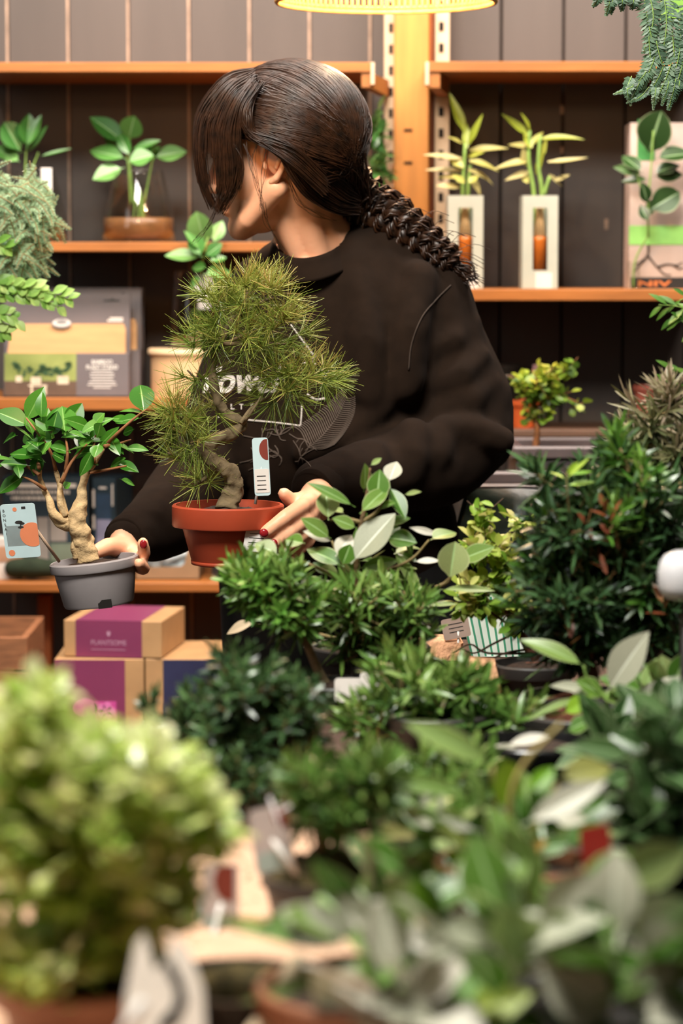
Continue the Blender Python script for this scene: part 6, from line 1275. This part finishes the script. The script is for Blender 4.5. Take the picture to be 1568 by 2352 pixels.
# --- ficus on the right with the long pale leaf
Y = 2.60; t = plant('ficus_tree', 'low ficus shoot with one upright bluish pale leaf, below the big dark tree', 1400, Y)
top = simple_pot(t, 1360, Y, .075, .05, seed=10, soil=mat('red_soil', '5a2e1c', .95, .4, 120, bump=1., bscale=260)); cr = Crown(80)
cr.leaf_px([(1392, 1592, 1482, 1452, 86, Y - .03, {'mi': 1, 'v': .35, 'n': (-.3, -.8, .4), 'c': .08}), (1345, 1532, 1205, 1452, 48, Y, {'v': .7, 'c': .2}), (1390, 1600, 1328, 1560, 52, Y, {'v': .5}), (1365, 1585, 1265, 1572, 34, Y, {'mi': 1, 'v': .3}), (1380, 1602, 1305, 1582, 26, Y, {'mi': 1, 'v': .7}), (1410, 1640, 1568, 1545, 46, Y - .04, {'mi': 1, 'v': .6}), (1405, 1600, 1470, 1580, 60, Y, {'v': .1}), (1293, 1640, 1358, 1596, 42, Y - .06, {'mi': 2, 'v': .4}), (1230, 1640, 1320, 1600, 20, Y - .04, {'v': .8}), (1440, 1650, 1470, 1612, 40, Y, {'v': .2}), (1490, 1640, 1520, 1530, 40, Y + .03, {'mi': 1, 'v': .3}), (1300, 1680, 1360, 1650, 46, Y - .1, {'v': .3}), (1340, 1660, 1375, 1710, 60, Y - .1, {'v': .0}), (1390, 1700, 1390, 1640, 60, Y - .1, {'v': .0}), (1200, 1660, 1290, 1610, 14, Y - .1, {'v': .7}), (1530, 1640, 1575, 1560, 60, Y + .02, {'v': .2})])
cr.ficus([(1460, 1640, Y, 80, .06), (1520, 1600, Y, 60, .06)], 26, .045, .024, 0); cr.leaf.build('leaves', [M_ficus, M_pale, M_lime], t); cr.stem_px([(1380, 1740, Y), (1392, 1660, Y), (1395, 1590, Y)], .0028, .0015); cr.stem_px([(1392, 1660, Y), (1440, 1640, Y), (1500, 1620, Y)], .0015, .001); cr.stem_px([(1394, 1610, Y), (1350, 1560, Y), (1340, 1530, Y)], .0014, .001); cr.twig.build('stem', m_stem_green, t)
# --- black pot with the shining rim
Y = 2.46; t = plant('ficus_tree', 'dark glossy-leaved ficus in a black pot with a shining rim', 1230, Y)
c = A([at(1235, 600, Y)[0], Y, Z_T]); pot_mesh(c, .058, .048, .045, .006, .012).build('pot', mat('black_plastic', '1b1a1b', .22, .05), t, auto=40); mound(c + [0, 0, .034], .052, .006, 21).build('soil', m_soil, t)
cr = Crown(81); cr.leaf_px([(1160, 1712, 1262, 1685, 32, Y - .06, {'mi': 1, 'v': .9}), (1200, 1720, 1140, 1706, 14, Y - .06, {'mi': 1, 'v': .6})]); cr.ficus([(1480, 1760, Y - .1, 90, .07), (1520, 1680, Y - .05, 70, .07), (1450, 1840, Y - .12, 80, .06), (1540, 1840, Y - .1, 70, .06), (1400, 1720, Y - .08, 50, .05)], 84, .048, .028, 0)  # the two pale leaves stand in for the white reflection on the rim
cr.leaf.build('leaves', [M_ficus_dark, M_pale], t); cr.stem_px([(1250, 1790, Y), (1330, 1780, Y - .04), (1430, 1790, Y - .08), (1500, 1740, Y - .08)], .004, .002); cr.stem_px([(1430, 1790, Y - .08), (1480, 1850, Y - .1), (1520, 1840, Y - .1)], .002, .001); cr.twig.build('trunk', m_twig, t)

Y = 2.06; t = plant('ficus_tree', 'dark dense ficus at the frame edge below the white ceramic knob', 1520, Y)
top = simple_pot(t, 1530, Y, .05, .045, seed=33); cr = Crown(93)
cr.ficus([(1500, 1740, Y, 80, .06), (1560, 1660, Y, 70, .06), (1470, 1830, Y, 80, .06), (1550, 1850, Y, 80, .06), (1510, 1920, Y - .04, 90, .05), (1440, 1900, Y - .02, 60, .05), (1590, 1760, Y, 60, .06)], 130, .046, .026, 0)
cr.leaf.build('leaves', M_ficus_dark, t)
for pts in (((1530, 1980), (1520, 1880), (1500, 1760)), ((1525, 1940), (1470, 1860), (1450, 1820)), ((1525, 1900), (1560, 1780), (1565, 1680))): cr.stem_px([(a, b, Y) for a, b in pts], .003, .0014)
cr.twig.build('trunk', m_twig, t)
Y = 2.24; t = plant('podocarpus_tree', 'dusky narrow-leaved tree filling the gap behind the arching ficus leaves', 960, Y)
top = simple_pot(t, 960, Y, .05, .045, seed=31); cr = Crown(91)
cr.podo([(960, 1790, 130, 70, Y, .06), (1080, 1800, 90, 60, Y, .05), (900, 1850, 90, 60, Y, .05), (1010, 1880, 120, 60, Y - .04, .04)], 130, .026, .006, 0, 15, .5, at(960, 1920, Y), .024)
cr.leaf.build('foliage', M_podo, t); tk = MB(); rough_trunk(tk, [top - [0, 0, .02], at(965, 1860, Y), at(955, 1790, Y)], [.007, .005, .003], 19, n=10, amp=.1); tk.build('trunk', m_bark, t); cr.twig.build('twigs', m_twig, t)

# ------------------------------------------------------------------ foreground
# --- bright boxwood bush
Y = 1.62; t = plant('boxwood_bush', 'bright light-green small-leaved bush filling the near corner, out of focus', 190, Y, 'bush')
top = table_pot(t, 180, Y, .06, .05, m_brownpot, seed=11, dz=-.0); cr = Crown(82)
cr.small([(200, 1850, 210, 150, Y, .07), (80, 1725, 110, 90, Y, .06), (95, 1605, 55, 45, Y, .035), (330, 1790, 130, 110, Y, .06), (150, 1960, 190, 150, Y, .07), (330, 1940, 125, 110, Y, .06), (420, 1850, 80, 80, Y, .04), (30, 1900, 90, 160, Y, .06), (230, 2080, 160, 80, Y, .06), (120, 2200, 170, 60, Y - .03, .05), (300, 2170, 110, 60, Y + .02, .04), (390, 2060, 60, 80, Y, .04), (20, 2150, 70, 110, Y, .05), (45, 1645, 60, 50, Y, .04), (240, 1725, 120, 45, Y, .05), (480, 1900, 40, 50, Y, .03)], 470, .0205, .0135, 0, p_round, 7, .45, .032, 5)
cr.leaf.build('foliage', M_box, t); tk = MB()
rough_trunk(tk, [top - [0, 0, .03], at(190, 2230, Y), at(200, 2100, Y), at(200, 1950, Y)], [.008, .0065, .005, .003], 18, n=10, amp=.12); rough_trunk(tk, [at(190, 2250, Y), at(120, 2120, Y), at(90, 1950, Y)], [.005, .004, .002], 19, n=8, amp=.1); rough_trunk(tk, [at(190, 2250, Y), at(280, 2120, Y), at(330, 1980, Y)], [.005, .004, .002], 20, n=8, amp=.1)
tk.build('trunk', m_bark, t); cr.twig.build('twigs', m_twig_red, t)
# --- cream card with dark print at the bottom
Y = 1.50; t = thing('plant_tag', 'large blurred cream tag with a dark curved print, at the bottom under the bright bush', 'label', at(370, 2400, Y))
O = at(278, 2400, Y); X = nrm(A([1, .2, 0])); Y_ = nrm(A([.03, .45, 1.])); q = mpp(Y); mb = MB(); mb.plate(O, X, Y_, [(0, 0), (200 * q, 0), (188 * q, 120 * q), (150 * q, 215 * q), (110 * q, 255 * q), (96 * q, 190 * q), (70 * q, 170 * q), (40 * q, 262 * q), (22 * q, 240 * q), (4 * q, 120 * q)], 0, .001)
mb.plate(O, X, Y_, [(86 * q, 20 * q), (130 * q, 40 * q), (152 * q, 90 * q), (140 * q, 140 * q), (105 * q, 195 * q), (90 * q, 180 * q), (122 * q, 120 * q), (118 * q, 80 * q), (84 * q, 50 * q)], .0012, .0003, 1)
mb.build('card', [mat('cream_leafcard', 'efe7da', .5, .06), m_ink], t, smooth=False); mb = MB(); mb.tube([at(255, 2420, Y - .02), at(330, 2300, Y - .02)], .004, 8); mb.build('stick', m_white, t)
# --- near soil pan
Y = 1.665; c = A([at(545, 600, Y)[0], Y, Z_T]); t = thing('soil_pan', 'round pan of dark mossy soil at the bottom beside the bare table', 'pot', c)
MB().lathe([(0, 0), (.046, 0), (.050, .004), (.056, .034), (.052, .034), (.047, .008), (0, .008)], c, 44).build('pan', m_plastic, t, auto=40); mound(c + [0, 0, .026], .050, .010, 30, amp=.8).build('soil', m_moss, t)
# --- foreground ficus trees
def stick(t, pts, r, m=None): mb = MB(); P = smoothpath([at(*p) for p in pts], 6); mb.tube(P, np.linspace(r, r * .8, len(P)), 10); return mb
Y = 1.92; t = plant('ficus_tree', 'blurred ficus with long arching leaves and an orange tipped leaf', 1190, Y)
top = simple_pot(t, 1190, Y, .06, .05, m_brownpot, seed=12); cr = Crown(83)
cr.leaf_px([(1132, 1758, 948, 1648, 66, Y, {'v': .75, 'n': (.25, -.8, .5), 'c': .2}), (1100, 1832, 855, 1765, 42, Y, {'v': .6, 'c': .25}), (1160, 1850, 1165, 1752, 84, Y, {'mi': 2, 'v': .5, 'p': p_round}), (1215, 1826, 1272, 1758, 46, Y, {'mi': 2, 'v': .0}), (1200, 1895, 1392, 1785, 66, Y - .04, {'mi': 1, 'v': .6}), (1282, 1790, 1405, 1752, 78, Y, {'mi': 3, 'v': .5}), (1105, 1910, 935, 1868, 40, Y, {'mi': 1, 'v': .2}), (1290, 1900, 1395, 1840, 70, Y + .03, {'v': .1}), (1270, 1880, 1340, 1880, 40, Y - .02, {'mi': 1}), (960, 1880, 985, 1800, 26, Y + .04, {'mi': 1, 'v': .1}), (1000, 1870, 1020, 1810, 24, Y + .04, {'mi': 1, 'v': .1}), (1040, 1880, 1060, 1820, 40, Y + .03, {'v': .4}), (990, 1960, 960, 1880, 50, Y + .05, {'v': .3}), (1110, 1960, 1090, 1870, 60, Y + .03, {'v': .2}), (1180, 1980, 1250, 1930, 40, Y, {'mi': 3, 'v': .9}), (1160, 1990, 1080, 1950, 50, Y, {'v': .5}), (1290, 1935, 1380, 1890, 60, Y, {'v': .1}), (1200, 1960, 1330, 1930, 50, Y, {'v': .2}), (1100, 2000, 1020, 1960, 44, Y, {'mi': 2, 'v': .3})])
cr.ficus([(1100, 1970, Y + .02, 120, .08), (1260, 1960, Y + .02, 100, .08), (980, 1930, Y + .06, 80, .06)], 60, .05, .026, 0)
cr.leaf.build('leaves', [M_ficus, M_pale, M_lime, leafmat('orange_tinged_leaf', ['5c7c4a', '8c8c4a', 'c08a44'], .4, .25)], t)
cr.stem_px([(1190, 2180, Y), (1190, 2010, Y), (1170, 1860, Y), (1200, 1760, Y), (1290, 1660, Y)], .0035, .0016); cr.stem_px([(1180, 1950, Y), (1140, 1850, Y), (1130, 1760, Y)], .002, .0012); cr.stem_px([(1185, 1980, Y), (1240, 1880, Y), (1280, 1800, Y)], .002, .0012); cr.twig.build('stem', mat('pale_stem', 'a8965c', .6, .15), t)
plant_tag(t, 'plant_tag', at(1368, 1945, Y - .06), nrm(A([1, 0, .2])), nrm(A([-.1, .1, 1.])), .022, .030, [mat('red_card', 'b03328', .5)], None, at(1368, 2080, Y - .05)); 
Y = 1.58; t = plant('ficus_tree', 'strongly blurred pale-leaved ficus in a brown pot, nearest along the bottom', 1000, Y)
top = table_pot(t, 850, Y + .02, .072, .05, m_brownpot, seed=13); cr = Crown(84)
cr.leaf_px([(938, 2010, 803, 1922, 92, Y + .1, {'v': .25, 'n': (.2, -.8, .5)}), (985, 2110, 950, 2020, 90, Y + .06, {'v': .3, 'mi': 2}), (1228, 2125, 1362, 2008, 96, Y, {'mi': 1, 'v': .5}), (1392, 2030, 1590, 1950, 110, Y + .04, {'v': .9}), (1430, 2150, 1600, 2080, 130, Y, {'mi': 1, 'v': .6}), (1000, 2130, 1150, 2150, 90, Y, {'mi': 1, 'v': .1}), (690, 2160, 488, 2104, 46, Y + .06, {'mi': 2, 'v': .9, 'c': .05}), (800, 2180, 650, 2075, 120, Y + .02, {'mi': 1, 'v': .2}), (890, 2200, 555, 2300, 46, Y + .02, {'v': .8, 'c': .05}), (860, 2180, 780, 2050, 110, Y + .02, {'mi': 1, 'v': .1}), (1420, 2340, 1245, 2220, 150, Y - .05, {'mi': 1, 'v': .4}), (1420, 2300, 1560, 2215, 90, Y - .05, {'mi': 1, 'v': .2}), (1010, 2360, 850, 2290, 110, Y - .05, {'mi': 1, 'v': .3}), (1060, 2330, 1220, 2280, 90, Y - .05, {'mi': 2, 'v': .9}), (1050, 2290, 1160, 2230, 80, Y, {'mi': 3, 'v': .4}), (920, 2150, 1080, 2200, 110, Y + .02, {'mi': 1, 'v': .1}), (1080, 2160, 1160, 2060, 80, Y + .04, {'v': .4}), (1200, 2250, 1150, 2150, 90, Y + .03, {'mi': 1, 'v': .3}), (1500, 2250, 1590, 2180, 90, Y, {'v': .5}), (800, 2260, 960, 2250, 80, Y + .03, {'v': .6}), (980, 2250, 930, 2170, 80, Y + .05, {'v': .3}), (1340, 2200, 1260, 2150, 80, Y + .05, {'v': .4}), (1380, 2120, 1440, 2040, 70, Y + .06, {'v': .1}), (1500, 2150, 1480, 2060, 60, Y + .06, {'mi': 2, 'v': .2}), (860, 2060, 1000, 2030, 60, Y + .08, {'mi': 3, 'v': .2}), (1060, 2080, 1000, 1990, 60, Y + .08, {'v': .3}), (1200, 2060, 1120, 2000, 70, Y + .08, {'v': .2}), (1290, 2350, 1380, 2320, 80, Y - .05, {'mi': 3, 'v': .9}), (1480, 2360, 1600, 2300, 120, Y - .06, {'mi': 1, 'v': .5})], dy=.015)
cr.ficus([(1000, 2150, Y + .06, 150, .09), (1250, 2150, Y + .06, 170, .09), (1480, 2150, Y + .06, 120, .09), (1150, 2280, Y + .03, 200, .08), (1450, 2290, Y, 140, .08), (850, 2150, Y + .06, 90, .06)], 80, .058, .033, 0)
cr.ficus([(1100, 2250, Y, 200, .05), (1420, 2220, Y, 150, .05), (900, 2320, Y - .03, 140, .04)], 40, .060, .036, 1)
cr.leaf.build('leaves', [M_ficus, M_pale, M_lime, leafmat('pinkish_leaf', ['c8a898', 'c4b4a4', 'b4b49c'], .45, .2)], t)
cr.stem_px([(850, 2420, Y + .02), (930, 2300, Y + .03), (1020, 2200, Y + .04), (1100, 2100, Y + .05)], .005, .002); cr.stem_px([(930, 2300, Y + .03), (1150, 2260, Y + .03), (1350, 2180, Y + .04)], .003, .0015); cr.stem_px([(1020, 2200, Y + .04), (940, 2080, Y + .06), (930, 2010, Y + .09)], .002, .001); cr.twig.build('stem', MATS['pale_stem'], t)
mb = stick(t, [(575, 2400, Y + .0), (625, 2330, Y + .02), (665, 2255, Y + .04), (690, 2200, Y + .05)], .0085); tag(mb.build('peeled_stick', mat('peeled_wood', 'd8c0a0', .6, .08)), 'thick peeled cream stick rising from the bottom beside the brown pot', 'stick')
for o in list(bpy.data.objects):
    if '_w' in o.keys(): del o['_w']
